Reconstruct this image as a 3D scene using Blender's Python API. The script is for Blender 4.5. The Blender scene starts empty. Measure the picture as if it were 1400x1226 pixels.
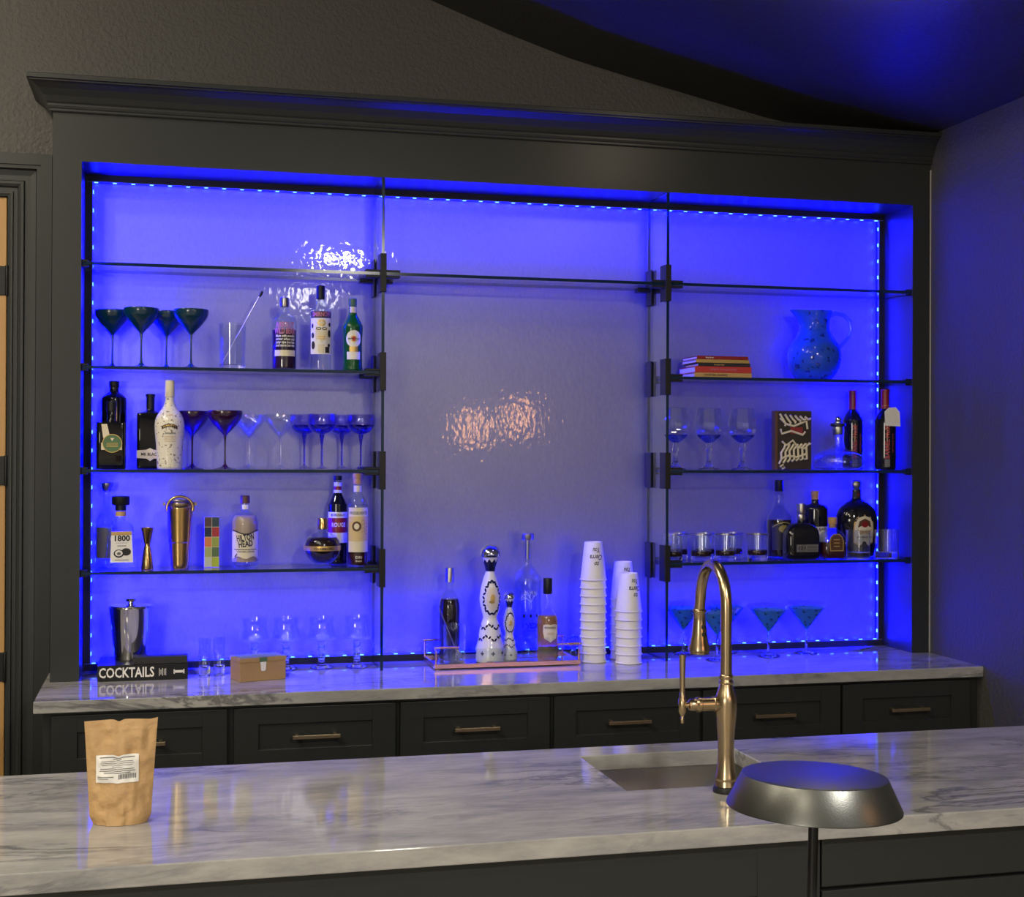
import bpy, bmesh, math, random
from mathutils import Vector, Matrix
R = math.radians; PI = math.pi
sc = bpy.context.scene
col = sc.collection
rnd = random.Random(7)

# ------------------------------------------------------------------ materials
def nmat(name):
    m = bpy.data.materials.new(name); m.use_nodes = True
    nt = m.node_tree; nt.nodes.clear()
    out = nt.nodes.new('ShaderNodeOutputMaterial')
    return m, nt, out
def N(nt, typ, **kw):
    n = nt.nodes.new(typ)
    for k, v in kw.items(): setattr(n, k, v)
    return n
def pbr(name, colr, rough=.5, metal=0., spec=.5, ior=1.5, coat=0., bump=None, vary=0.):
    """bump = (scale, distance, stretch(x,y,z)); vary = small noise variation of the colour"""
    m, nt, out = nmat(name)
    b = N(nt, 'ShaderNodeBsdfPrincipled')
    b.inputs['Base Color'].default_value = (*colr, 1); b.inputs['Roughness'].default_value = rough
    b.inputs['Metallic'].default_value = metal; b.inputs['IOR'].default_value = ior
    b.inputs['Specular IOR Level'].default_value = spec; b.inputs['Coat Weight'].default_value = coat
    b.inputs['Coat Roughness'].default_value = .05
    nt.links.new(b.outputs[0], out.inputs[0])
    if bump or vary:
        tc = N(nt, 'ShaderNodeTexCoord'); mp = N(nt, 'ShaderNodeMapping')
        nt.links.new(tc.outputs['Object'], mp.inputs['Vector'])
        ns = N(nt, 'ShaderNodeTexNoise'); nt.links.new(mp.outputs[0], ns.inputs['Vector'])
        ns.inputs['Scale'].default_value = bump[0] if bump else 12; ns.inputs['Detail'].default_value = 3
        if bump:
            if len(bump) > 2: mp.inputs['Scale'].default_value = bump[2]
            bp = N(nt, 'ShaderNodeBump'); bp.inputs['Distance'].default_value = bump[1]; bp.inputs['Strength'].default_value = 1
            nt.links.new(ns.outputs['Fac'], bp.inputs['Height']); nt.links.new(bp.outputs[0], b.inputs['Normal'])
        if vary:
            mx = N(nt, 'ShaderNodeMixRGB', blend_type='MIX')
            mx.inputs[1].default_value = (*[c*(1-vary) for c in colr], 1); mx.inputs[2].default_value = (*[min(1, c*(1+vary)) for c in colr], 1)
            nt.links.new(ns.outputs['Fac'], mx.inputs[0]); nt.links.new(mx.outputs[0], b.inputs['Base Color'])
    return m
def thin_glass(name, tint, ior=1.45, rough=.01, gl=1.0, body=None, bodyfac=0.):
    """thin sheet of glass: clear or tinted, Fresnel reflection on either side; body = a cloudy share"""
    m, nt, out = nmat(name)
    tr = N(nt, 'ShaderNodeBsdfTransparent'); tr.inputs[0].default_value = (*tint, 1)
    g = N(nt, 'ShaderNodeBsdfGlossy'); g.inputs['Roughness'].default_value = rough; g.inputs[0].default_value = (gl, gl, gl, 1)
    geo = N(nt, 'ShaderNodeNewGeometry')
    mr = N(nt, 'ShaderNodeMapRange'); mr.inputs['To Min'].default_value = ior; mr.inputs['To Max'].default_value = 1/ior
    nt.links.new(geo.outputs['Backfacing'], mr.inputs['Value'])
    fr = N(nt, 'ShaderNodeFresnel'); nt.links.new(mr.outputs[0], fr.inputs['IOR'])
    base = tr.outputs[0]
    if body:
        d = N(nt, 'ShaderNodeBsdfPrincipled'); d.inputs['Base Color'].default_value = (*body, 1); d.inputs['Roughness'].default_value = .25
        mb = N(nt, 'ShaderNodeMixShader'); mb.inputs[0].default_value = bodyfac
        nt.links.new(tr.outputs[0], mb.inputs[1]); nt.links.new(d.outputs[0], mb.inputs[2]); base = mb.outputs[0]
    mx = N(nt, 'ShaderNodeMixShader')
    nt.links.new(fr.outputs[0], mx.inputs[0]); nt.links.new(base, mx.inputs[1]); nt.links.new(g.outputs[0], mx.inputs[2])
    nt.links.new(mx.outputs[0], out.inputs[0])
    return m
def solid_glass(name, tint=(1, 1, 1), rough=0., ior=1.48):
    m, nt, out = nmat(name)
    g = N(nt, 'ShaderNodeBsdfGlass'); g.inputs[0].default_value = (*tint, 1); g.inputs['Roughness'].default_value = rough; g.inputs['IOR'].default_value = ior
    nt.links.new(g.outputs[0], out.inputs[0]); return m
def emit(name, colr, s):
    m, nt, out = nmat(name)
    e = N(nt, 'ShaderNodeEmission'); e.inputs[0].default_value = (*colr, 1); e.inputs[1].default_value = s
    nt.links.new(e.outputs[0], out.inputs[0]); return m

M = {}
M['paint'] = pbr('charcoal_paint', (.0265, .0295, .0285), .36, spec=.38)
M['gap'] = pbr('dark_recess', (.006, .006, .006), .8)
M['palewall'] = pbr('pale_wall_paint', (.38, .37, .35), .8)
M['wall'] = pbr('wall_paint', (.072, .070, .064), .62, bump=(75, .004))
M['ceil'] = pbr('ceiling_paint', (.033, .033, .032), .45, bump=(70, .002))
M['black'] = pbr('black_metal', (.007, .0075, .008), .42, spec=.35)
M['trimblack'] = pbr('black_channel', (.004, .004, .005), .6)
M['gold'] = pbr('gold_metal', (.70, .46, .17), .22, 1.)
M['rose'] = pbr('rose_gold', (.78, .47, .36), .25, 1.)
M['bronze'] = pbr('champagne_bronze', (.56, .43, .26), .26, 1.)
M['pull'] = pbr('brass_pull', (.55, .43, .27), .36, 1.)
M['chrome'] = pbr('chrome', (.80, .80, .80), .08, 1.)
M['steel'] = pbr('steel', (.46, .46, .41), .35, 1.)
M['pewter'] = pbr('pewter', (.45, .43, .40), .3, 1.)
M['white'] = pbr('white_ceramic', (.80, .79, .76), .12, coat=.5)
M['cream'] = pbr('cream_paper', (.74, .67, .50), .7)
M['paper'] = pbr('white_paper', (.82, .80, .76), .75)
M['cup'] = pbr('cup_paper', (.84, .82, .78), .55)
M['kraft'] = pbr('kraft_paper', (.50, .31, .135), .6, bump=(34, .006), vary=.06)
M['boxkraft'] = pbr('box_kraft', (.40, .25, .10), .7, vary=.1)
M['ink'] = pbr('ink', (.015, .014, .016), .6)
M['inkgrey'] = pbr('ink_grey', (.16, .16, .16), .7)
M['navy'] = pbr('navy_glaze', (.008, .010, .05), .15)
M['darkglass'] = pbr('dark_bottle_glass', (.006, .006, .008), .06, spec=.6)
M['teal'] = thin_glass('teal_glass', (.010, .09, .20), body=(.003, .045, .085), bodyfac=.75, rough=.05)
M['plum'] = thin_glass('plum_glass', (.05, .01, .09), body=(.03, .003, .03), bodyfac=.8, rough=.04)
M['clear'] = thin_glass('clear_glass', (.95, .965, .98), ior=1.75)
M['clearb'] = thin_glass('bottle_glass', (.88, .91, .95), ior=1.6)
M['blueg'] = thin_glass('violet_glass', (.80, .78, .97), ior=1.65)
M['shelf'] = thin_glass('shelf_glass', (.95, .975, .975), ior=1.48)
M['edge'] = pbr('glass_edge', (.003, .018, .045), .12)
M['green'] = thin_glass('green_glass', (.05, .42, .12), body=(.01, .16, .03), bodyfac=.45)
M['whisky'] = thin_glass('whisky', (.72, .36, .10), ior=1.1, body=(.55, .27, .08), bodyfac=.55)
M['darkliq'] = pbr('dark_liquor', (.018, .008, .006), .12)
M['plumliq'] = pbr('berry_liquor', (.028, .006, .030), .15)
M['redliq'] = pbr('red_liquor', (.05, .010, .006), .12)
M['creamliq'] = pbr('cream_liquor', (.50, .36, .27), .3)
M['handleglass'] = thin_glass('pale_blue_glass', (.55, .72, .92), ior=1.9)
M['solid'] = solid_glass('solid_glass')
M['solidc'] = solid_glass('bluish_solid', (.62, .66, .97))
M['solidb'] = solid_glass('violet_solid', (.42, .40, .95))
M['cork'] = pbr('cork', (.50, .29, .11), .8, vary=.2)
M['red'] = pbr('red_ink', (.52, .04, .035), .5)
M['crimson'] = pbr('crimson', (.25, .012, .016), .35)
M['pink'] = pbr('pink_print', (.50, .17, .28), .5)
M['tan'] = pbr('tan_cover', (.55, .34, .13), .6)
M['brown'] = pbr('brown_wood', (.10, .042, .018), .5, vary=.3)
M['goldprint'] = pbr('gold_print', (.62, .42, .14), .35, .6)
M['greenlab'] = pbr('green_label', (.075, .16, .065), .5)
M['rubber'] = pbr('black_rubber', (.010, .010, .010), .5)
M['tip'] = emit('led_glow', (.07, .22, 1.), 7.)

def marble():
    m, nt, out = nmat('marble')
    b = N(nt, 'ShaderNodeBsdfPrincipled'); b.inputs['Roughness'].default_value = .07; b.inputs['IOR'].default_value = 1.55
    tc = N(nt, 'ShaderNodeTexCoord'); mp = N(nt, 'ShaderNodeMapping'); mp.inputs['Scale'].default_value = (.9, 3.2, 3.2); mp.inputs['Rotation'].default_value = (0, 0, R(7))
    nt.links.new(tc.outputs['Object'], mp.inputs[0])
    n1 = N(nt, 'ShaderNodeTexNoise'); n1.inputs['Scale'].default_value = 2.3; n1.inputs['Detail'].default_value = 9; n1.inputs['Roughness'].default_value = .62; n1.inputs['Distortion'].default_value = .6
    nt.links.new(mp.outputs[0], n1.inputs['Vector'])
    # thin veins: where the noise crosses its middle
    s = N(nt, 'ShaderNodeMath', operation='SUBTRACT'); s.inputs[1].default_value = .5; nt.links.new(n1.outputs['Fac'], s.inputs[0])
    a = N(nt, 'ShaderNodeMath', operation='ABSOLUTE'); nt.links.new(s.outputs[0], a.inputs[0])
    vr = N(nt, 'ShaderNodeValToRGB'); vr.color_ramp.elements[0].position = 0; vr.color_ramp.elements[0].color = (1, 1, 1, 1)
    vr.color_ramp.elements[1].position = .035; vr.color_ramp.elements[1].color = (0, 0, 0, 1); nt.links.new(a.outputs[0], vr.inputs[0])
    n2 = N(nt, 'ShaderNodeTexNoise'); n2.inputs['Scale'].default_value = 1.1; n2.inputs['Detail'].default_value = 5; nt.links.new(mp.outputs[0], n2.inputs['Vector'])
    gate = N(nt, 'ShaderNodeMapRange'); gate.inputs['From Min'].default_value = .42; gate.inputs['From Max'].default_value = .62; nt.links.new(n2.outputs['Fac'], gate.inputs['Value'])
    mu = N(nt, 'ShaderNodeMath', operation='MULTIPLY'); nt.links.new(vr.outputs[0], mu.inputs[0]); nt.links.new(gate.outputs[0], mu.inputs[1])
    mu2 = N(nt, 'ShaderNodeMath', operation='MULTIPLY'); mu2.inputs[1].default_value = .85; nt.links.new(mu.outputs[0], mu2.inputs[0])
    cl = N(nt, 'ShaderNodeValToRGB'); cl.color_ramp.elements[0].position = .3; cl.color_ramp.elements[0].color = (.24, .24, .25, 1)
    cl.color_ramp.elements[1].position = .68; cl.color_ramp.elements[1].color = (.50, .49, .46, 1)
    n3 = N(nt, 'ShaderNodeTexNoise'); n3.inputs['Scale'].default_value = 4; n3.inputs['Detail'].default_value = 8; n3.inputs['Roughness'].default_value = .7; nt.links.new(mp.outputs[0], n3.inputs['Vector'])
    nt.links.new(n3.outputs['Fac'], cl.inputs[0])
    mx = N(nt, 'ShaderNodeMixRGB'); mx.inputs[2].default_value = (.10, .105, .12, 1)
    nt.links.new(mu2.outputs[0], mx.inputs[0]); nt.links.new(cl.outputs[0], mx.inputs[1]); nt.links.new(mx.outputs[0], b.inputs['Base Color'])
    nt.links.new(b.outputs[0], out.inputs[0]); return m
M['marble'] = marble()

def panel_mat():
    m, nt, out = nmat('textured_panel')
    b = N(nt, 'ShaderNodeBsdfPrincipled'); b.inputs['Roughness'].default_value = .42; b.inputs['Metallic'].default_value = .68; b.inputs['Coat Weight'].default_value = .8; b.inputs['Coat Roughness'].default_value = .02
    tc = N(nt, 'ShaderNodeTexCoord')
    m1 = N(nt, 'ShaderNodeMapping'); m1.inputs['Scale'].default_value = (1, 1, .6); nt.links.new(tc.outputs['Object'], m1.inputs[0])
    big = N(nt, 'ShaderNodeTexNoise'); big.inputs['Scale'].default_value = 75; big.inputs['Detail'].default_value = .6; nt.links.new(m1.outputs[0], big.inputs['Vector'])
    m2 = N(nt, 'ShaderNodeMapping'); m2.inputs['Scale'].default_value = (1, 1, .25); nt.links.new(tc.outputs['Object'], m2.inputs[0])
    fine = N(nt, 'ShaderNodeTexNoise'); fine.inputs['Scale'].default_value = 300; fine.inputs['Detail'].default_value = 2; nt.links.new(m2.outputs[0], fine.inputs['Vector'])
    b1 = N(nt, 'ShaderNodeBump'); b1.inputs['Distance'].default_value = .00034; nt.links.new(big.outputs['Fac'], b1.inputs['Height'])
    b2 = N(nt, 'ShaderNodeBump'); b2.inputs['Distance'].default_value = .00005; nt.links.new(fine.outputs['Fac'], b2.inputs['Height']); nt.links.new(b1.outputs[0], b2.inputs['Normal'])
    nt.links.new(b2.outputs[0], b.inputs['Normal']); nt.links.new(b2.outputs[0], b.inputs['Coat Normal'])
    cr = N(nt, 'ShaderNodeMixRGB'); cr.inputs[1].default_value = (.20, .20, .205, 1); cr.inputs[2].default_value = (.27, .27, .275, 1); nt.links.new(fine.outputs['Fac'], cr.inputs[0]); nt.links.new(cr.outputs[0], b.inputs['Base Color'])
    nt.links.new(b.outputs[0], out.inputs[0]); return m
M['panel'] = panel_mat()

def wood(name, c1, c2, sc_=(1, 1, .08), s=14):
    m, nt, out = nmat(name)
    b = N(nt, 'ShaderNodeBsdfPrincipled'); b.inputs['Roughness'].default_value = .4
    tc = N(nt, 'ShaderNodeTexCoord'); mp = N(nt, 'ShaderNodeMapping'); mp.inputs['Scale'].default_value = sc_; nt.links.new(tc.outputs['Object'], mp.inputs[0])
    ns = N(nt, 'ShaderNodeTexNoise'); ns.inputs['Scale'].default_value = s; ns.inputs['Detail'].default_value = 6; ns.inputs['Distortion'].default_value = 1; nt.links.new(mp.outputs[0], ns.inputs['Vector'])
    mx = N(nt, 'ShaderNodeMixRGB'); mx.inputs[1].default_value = (*c1, 1); mx.inputs[2].default_value = (*c2, 1)
    nt.links.new(ns.outputs['Fac'], mx.inputs[0]); nt.links.new(mx.outputs[0], b.inputs['Base Color']); nt.links.new(b.outputs[0], out.inputs[0]); return m
M['doorwood'] = wood('door_wood', (.52, .30, .10), (.36, .19, .06))
M['floor'] = wood('floor_wood', (.34, .30, .25), (.26, .22, .18), (.15, 1, 1), 8)

def blob_mat(name, base, spot, scale, thr, rough=.1, trans=None):
    m, nt, out = nmat(name)
    b = N(nt, 'ShaderNodeBsdfPrincipled'); b.inputs['Roughness'].default_value = rough
    tc = N(nt, 'ShaderNodeTexCoord'); v = N(nt, 'ShaderNodeTexNoise'); v.inputs['Scale'].default_value = scale; v.inputs['Detail'].default_value = 1; nt.links.new(tc.outputs['Object'], v.inputs['Vector'])
    rp = N(nt, 'ShaderNodeValToRGB'); rp.color_ramp.elements[0].position = thr; rp.color_ramp.elements[0].color = (*base, 1)
    rp.color_ramp.elements[1].position = thr+.04; rp.color_ramp.elements[1].color = (*spot, 1); nt.links.new(v.outputs['Fac'], rp.inputs[0])
    nt.links.new(rp.outputs[0], b.inputs['Base Color'])
    res = b.outputs[0]
    if trans:
        t = N(nt, 'ShaderNodeBsdfTransparent'); t.inputs[0].default_value = (*trans[0], 1)
        mx = N(nt, 'ShaderNodeMixShader'); mx.inputs[0].default_value = trans[1]; nt.links.new(res, mx.inputs[1]); nt.links.new(t.outputs[0], mx.inputs[2]); res = mx.outputs[0]
    nt.links.new(res, out.inputs[0]); return m
M['pitcher'] = blob_mat('pitcher_glass', (.028, .115, .50), (.012, .04, .17), 52, .63, .06, ((.2, .45, .95), .30))
M['martiniblue'] = blob_mat('blue_frosted_glass', (.045, .24, .36), (.01, .04, .09), 45, .62, .15, ((.35, .6, .9), .35))
M['speckle'] = blob_mat('speckled_white', (.78, .74, .64), (.26, .21, .17), 120, .63, .2)

# ------------------------------------------------------------------ mesh builder
def ring(hx, hy, r, n):
    """rounded rectangle of n points (n multiple of 4), first point at +x side, counter-clockwise"""
    r = min(r, hx, hy); k = n//4; pts = []
    for q, (sx, sy) in enumerate(((1, 1), (-1, 1), (-1, -1), (1, -1))):
        cx, cy = sx*(hx-r), sy*(hy-r)
        for i in range(k):
            a = (q + i/(k-1 if r < min(hx, hy)*.999 else k))*PI/2
            pts.append((cx + r*math.cos(a), cy + r*math.sin(a)))
    return pts
class MB:
    def __init__(s): s.v, s.f, s.m, s.sm = [], [], [], []
    def add(s, vs, fs, mat=0, smooth=False):
        o = len(s.v); s.v += [tuple(v) for v in vs]
        for f in fs: s.f.append([i+o for i in f]); s.m.append(mat); s.sm.append(smooth)
        return s
    def box(s, x0, x1, y0, y1, z0, z1, mat=0):
        return s.add([(x, y, z) for z in (z0, z1) for y in (y0, y1) for x in (x0, x1)],
              [(0, 2, 3, 1), (4, 5, 7, 6), (0, 1, 5, 4), (2, 6, 7, 3), (0, 4, 6, 2), (1, 3, 7, 5)], mat)
    def loft(s, secs, n=32, mat=0, c=(0, 0, 0), smooth=True, cap=True, flute=None):
        """secs: (r, z) round sections or (hx, hy, corner, z) rounded rectangles"""
        vs, fs, tips = [], [], {}
        L = len(secs)
        for j, q in enumerate(secs):
            if len(q) == 2: pts = [(q[0]*math.cos(2*PI*i/n), q[0]*math.sin(2*PI*i/n)) for i in range(n)]; z = q[1]
            else: pts = ring(q[0], q[1], q[2], n); z = q[3]
            if flute: pts = [(x*(1-flute[1]*(i % flute[0] == 0)), y*(1-flute[1]*(i % flute[0] == 0))) for i, (x, y) in enumerate(pts)]
            vs += [(c[0]+x, c[1]+y, c[2]+z) for x, y in pts]
        for j in range(L-1):
            for i in range(n):
                k = (i+1) % n
                fs.append((j*n+i, j*n+k, (j+1)*n+k, (j+1)*n+i))
        if cap:
            if secs[0][0] > 1e-6: fs.append(tuple(range(n-1, -1, -1)))
            if secs[-1][0] > 1e-6: fs.append(tuple((L-1)*n+i for i in range(n)))
        return s.add(vs, fs, mat, smooth)
    def tube(s, path, r, n=12, mat=0, closed=False, flat=1.0):
        P = [Vector(p) for p in path]; L = len(P); rs = r if isinstance(r, (list, tuple)) else [r]*L
        vs, fs = [], []; up = None
        for i, p in enumerate(P):
            if closed: t = (P[(i+1) % L]-P[i-1]).normalized()
            else: t = (P[min(i+1, L-1)]-P[max(i-1, 0)]).normalized()
            if up is None:
                up = Vector((0, 0, 1)) if abs(t.z) < .9 else Vector((0, 1, 0))
            a = (up - t*up.dot(t)).normalized(); b = t.cross(a); up = a
            vs += [p + (a*math.cos(2*PI*k/n)*flat + b*math.sin(2*PI*k/n))*rs[i] for k in range(n)]
        for i in range(L if closed else L-1):
            j = (i+1) % L
            for k in range(n): fs.append((i*n+k, i*n+(k+1) % n, j*n+(k+1) % n, j*n+k))
        if not closed: fs.append(tuple(range(n-1, -1, -1))); fs.append(tuple((L-1)*n+k for k in range(n)))
        return s.add(vs, fs, mat, True)
    def prism(s, poly, a0, a1, axis='y', mat=0):
        n = len(poly)
        def pt(u, v, a): return (u, a, v) if axis == 'y' else ((a, u, v) if axis == 'x' else (u, v, a))
        vs = [pt(u, v, a0) for u, v in poly] + [pt(u, v, a1) for u, v in poly]
        fs = [tuple(range(n)), tuple(range(2*n-1, n-1, -1))] + [(i, i+n, (i+1) % n + n, (i+1) % n) for i in range(n)]
        return s.add(vs, fs, mat)
    def grid(s, fn, nu, nv, mat=0, smooth=True):
        vs = [fn(i/nu, j/nv) for j in range(nv+1) for i in range(nu+1)]; w = nu+1
        return s.add(vs, [(j*w+i, j*w+i+1, (j+1)*w+i+1, (j+1)*w+i) for j in range(nv) for i in range(nu)], mat, smooth)
    def fan(s, poly, surf, mat=0, rings=3):
        """star-shaped outline laid on a surface"""
        n = len(poly); cx = sum(p[0] for p in poly)/n; cz = sum(p[1] for p in poly)/n
        vs = [surf(cx, cz)]; fs = []
        for k in range(1, rings+1):
            t = k/rings; vs += [surf(cx+(x-cx)*t, cz+(z-cz)*t) for x, z in poly]
        for i in range(n):
            j = (i+1) % n; fs.append((0, 1+i, 1+j))
            for k in range(rings-1): a = 1+k*n; b = a+n; fs.append((a+i, b+i, b+j, a+j))
        return s.add(vs, fs, mat, True)
    def text(s, body, size, surf, mat=0, x=0, z=0, width=None, rot=0, shear=0, bold=0):
        cu = bpy.data.curves.new('lettering', 'FONT'); cu.body = body; cu.size = size; cu.align_x = 'CENTER'; cu.align_y = 'CENTER'; cu.resolution_u = 2; cu.shear = shear; cu.offset = bold if bold else size*.022
        ob = bpy.data.objects.new('lettering', cu); me = ob.to_mesh()
        vs = [(v.co.x, v.co.y) for v in me.vertices]; fs = [tuple(p.vertices) for p in me.polygons]
        ob.to_mesh_clear(); bpy.data.objects.remove(ob); bpy.data.curves.remove(cu)
        if not vs: return s
        if width:
            w = max(v[0] for v in vs)-min(v[0] for v in vs); k = width/w; vs = [(a*k, b) for a, b in vs]
        ca, sa = math.cos(rot), math.sin(rot)
        return s.add([surf(x+a*ca-b*sa, z+a*sa+b*ca) for a, b in vs], fs, mat)
    def build(s, name, mats, parent=None, bevel=0, loc=None, sharp=40, seg=2):
        me = bpy.data.meshes.new(name)
        me.from_pydata(s.v, [], s.f); 
        for m in (mats if isinstance(mats, (list, tuple)) else [mats]): me.materials.append(m)
        me.polygons.foreach_set('material_index', s.m); me.polygons.foreach_set('use_smooth', s.sm)
        bm = bmesh.new(); bm.from_mesh(me)
        bmesh.ops.remove_doubles(bm, verts=bm.verts, dist=1e-6)
        if bevel:
            es = [e for e in bm.edges if len(e.link_faces) == 2 and e.calc_face_angle(0) > R(30)]
            bmesh.ops.bevel(bm, geom=es, offset=bevel, segments=seg, affect='EDGES', profile=.5, clamp_overlap=True)
        bm.to_mesh(me); sm = [f.smooth for f in bm.faces]; bm.free()
        me.set_sharp_from_angle(angle=R(sharp)); me.polygons.foreach_set('use_smooth', sm); me.update()
        o = bpy.data.objects.new(name, me); col.objects.link(o)
        if parent is not None: o.parent = parent
        if loc: o.location = loc
        return o
def tag(o, label=None, cat=None, group=None, kind=None):
    for k, v in (('label', label), ('category', cat), ('group', group), ('kind', kind)):
        if v: o[k] = v
    return o
def thing(name, label, cat, loc, rz=0, group=None):
    o = bpy.data.objects.new(name, None); o.empty_display_size = .03; col.objects.link(o)
    o.location = loc; o.rotation_euler = (0, 0, rz); return tag(o, label, cat, group)
def dup(root, loc, label=None, group=None, rz=None):
    r = root.copy(); col.objects.link(r); r.location = loc
    if rz is not None: r.rotation_euler = (0, 0, rz)
    if label: r['label'] = label
    if group: r['group'] = group
    for ch in list(root.children):
        c = ch.copy(); col.objects.link(c); c.parent = r
        for g in list(ch.children):
            d = g.copy(); col.objects.link(d); d.parent = c
    return r
def struct(o): o['kind'] = 'structure'; return o
def on_lathe(prof, eps=.0006):
    """surface map of a turned body: x is arc length round the front (-y), z the height"""
    zs = [(q[-1], q[0]) for q in prof]
    def rad(z):
        for (za, ra), (zb, rb) in zip(zs, zs[1:]):
            if za <= z <= zb and zb > za: return ra+(rb-ra)*(z-za)/(zb-za)
        return zs[-1][1] if z > zs[-1][0] else zs[0][1]
    def f(x, z):
        r = rad(z)+eps; a = x/max(r, .004); return (r*math.sin(a), -r*math.cos(a), z)
    return f
def on_flat(y, eps=.0006):
    return lambda x, z: (x, y-eps, z)
def rect(surf, x0, x1, z0, z1, mb, mat=0, nu=14, nv=4):
    return mb.grid(lambda u, v: surf(x0+(x1-x0)*u, z0+(z1-z0)*v), nu, nv, mat)
def oval(cx, cz, a, b, n=28): return [(cx+a*math.cos(2*PI*i/n), cz+b*math.sin(2*PI*i/n)) for i in range(n)]
def smooth_prof(pts, k=4):
    """Catmull-Rom through (r, z) points"""
    out = []
    for i in range(len(pts)-1):
        p0, p1, p2, p3 = pts[max(i-1, 0)], pts[i], pts[i+1], pts[min(i+2, len(pts)-1)]
        for j in range(k):
            t = j/k
            out.append(tuple(.5*((2*b)+(c-a)*t+(2*a-5*b+4*c-d)*t*t+(3*b-a-3*c+d)*t**3) for a, b, c, d in zip(p0, p1, p2, p3)))
    return out+[pts[-1]]

# ------------------------------------------------------------------ setting
CT = .92                    # height of both worktops
XR = 3.006                  # right wall
YB = .245                   # back wall
NX, NT = 2.932, 2.57        # niche width and top
CEIL = [(-4.2, 4.20), (-.6, 3.83), (1.171, 3.257), (1.446, 3.161), (1.685, 3.088), (1.91, 3.037), (2.45, 2.922), (3.10, 2.818), (7.2, 2.81)]
struct(MB().box(-4.2, 7.2, -8.0, YB+.1, -.05, 0).build('floor', M['floor']))
c = MB()
c.prism(CEIL + [(7.2, 4.35), (-4.2, 4.35)], -8.0, YB+.1, 'y')
struct(c.build('ceiling', M['ceil']))
w = MB()
w.box(-4.2, -1.12, YB, YB+.1, 0, 4.2); w.box(-.245, XR+.1, YB, YB+.1, 0, 4.2); w.box(-1.12, -.245, YB, YB+.1, 2.49, 4.2)
struct(w.build('wall_back', M['wall']))
struct(MB().box(XR, XR+.1, -2.4, YB, 0, 2.9).build('wall_right', M['wall']))
struct(MB().box(7.2, 7.3, -8.0, YB, 0, 2.9).build('wall_side', M['wall']))
struct(MB().box(XR+.1, 7.2, -2.4, -2.3, 0, 2.9).build('wall_return', M['wall']))
struct(MB().box(-4.3, -4.2, -8.0, YB, 0, 4.4).build('wall_left', M['wall']))
struct(MB().box(-4.2, 7.2, -8.1, -8.0, 0, 4.4).build('wall_front', M['palewall']))  # unseen wall, painted pale to mirror a soft glow into the panel
# door and its casing, beside the hutch
d = bpy.data.objects.new('door_1', None); col.objects.link(d); struct(d); d.location = (-.68, YB, 0)
MB().box(-.437, .432, -.015, .03, .01, 2.485).build('door_panel', M['doorwood'], d, .003)
for z in (2.21, 1.585, .94):
    h = MB().box(.392, .4325, -.0185, -.0145, z-.048, z+.048); h.tube([(.4335, -.022, z-.05), (.4335, -.022, z+.05)], .006, 10)
    h.build('hinge', M['black'], d, .0015)
# moulded casing: a stepped profile swept up the side and across the head
CP = [(0, 0), (0, -.022), (.010, -.026), (.016, -.026), (.018, -.018), (.030, -.018), (.034, -.026), (.042, -.030), (.050, -.030), (.054, -.022), (.070, -.022), (.088, -.026), (.092, -.040), (.104, -.040), (.104, -.046), (.140, -.046), (.140, 0)]
def casing(name, side):
    vs, fs = [], []; n = len(CP); x0, zt = -.245, 2.487
    if side:
        a = [(x0+u, YB+v, .0) for u, v in CP]; b = [(x0+u, YB+v, zt+u) for u, v in CP]
    else:
        a = [(x0+u, YB+v, zt+u) for u, v in CP]; b = [(-1.12-u, YB+v, zt+u) for u, v in CP]
    vs = a+b; fs = [(i, i+n, (i+1) % n+n, (i+1) % n) for i in range(n)]+[tuple(range(n)), tuple(range(2*n-1, n-1, -1))]
    return struct(MB().add(vs, fs).build(name, M['paint']))
casing('trim_1', True); casing('trim_2', False)

# ------------------------------------------------------------------ hutch round the lit niche
hutch = thing('bar_hutch', 'charcoal painted built-in hutch with crown molding framing the blue-lit display niche', 'hutch', (0, 0, CT))
HX0, HT = -.088, NT+.158
def hz(z): return z-CT
MB().box(HX0, 0, 0, YB-.001, .0005, hz(HT)).build('stile', M['paint'], hutch)
MB().box(NX, XR-.001, 0, YB-.001, .0005, hz(HT)).build('stile', M['paint'], hutch)
MB().box(0, NX, 0, YB-.001, hz(NT), hz(HT)).build('header', M['paint'], hutch)
MB().box(.0, NX, YB-.010, YB-.001, .0005, hz(NT)).build('back_panel', M['panel'], hutch)
# crown: profile (out, z) swept round the front and the return at the door side
CR = [(0, 0), (.007, 0), (.010, .003), (.010, .008), (.013, .010), (.016, .016), (.016, .021), (.021, .026), (.030, .040), (.045, .057), (.062, .068), (.072, .072), (.072, .075), (.080, .077), (.080, .088), (.076, .090), (0, .090)]
CR = [(o*.92, z*1.16) for o, z in CR]
n = len(CR)
z0 = hz(HT)-.006
A = [(HX0-o, YB-.001, z0+z) for o, z in CR]; B = [(HX0-o, -o, z0+z) for o, z in CR]; Cc = [(XR-.001, -o, z0+z) for o, z in CR]
fs = [tuple(range(n-1, -1, -1)), tuple(2*n+i for i in range(n))]
for k in (0, 1): fs += [(k*n+i, k*n+(i+1) % n, (k+1)*n+(i+1) % n, (k+1)*n+i) for i in range(n)]
MB().add(A+B+Cc, fs).build('crown_molding', M['paint'], hutch)
# caulk bead where the hutch meets the wall on its right
MB().box(XR-.0045, XR-.0008, -.004, -.0005, .001, z0-.02).build('caulk_bead', pbr('caulk', (.45, .44, .42), .6), hutch)

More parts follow.
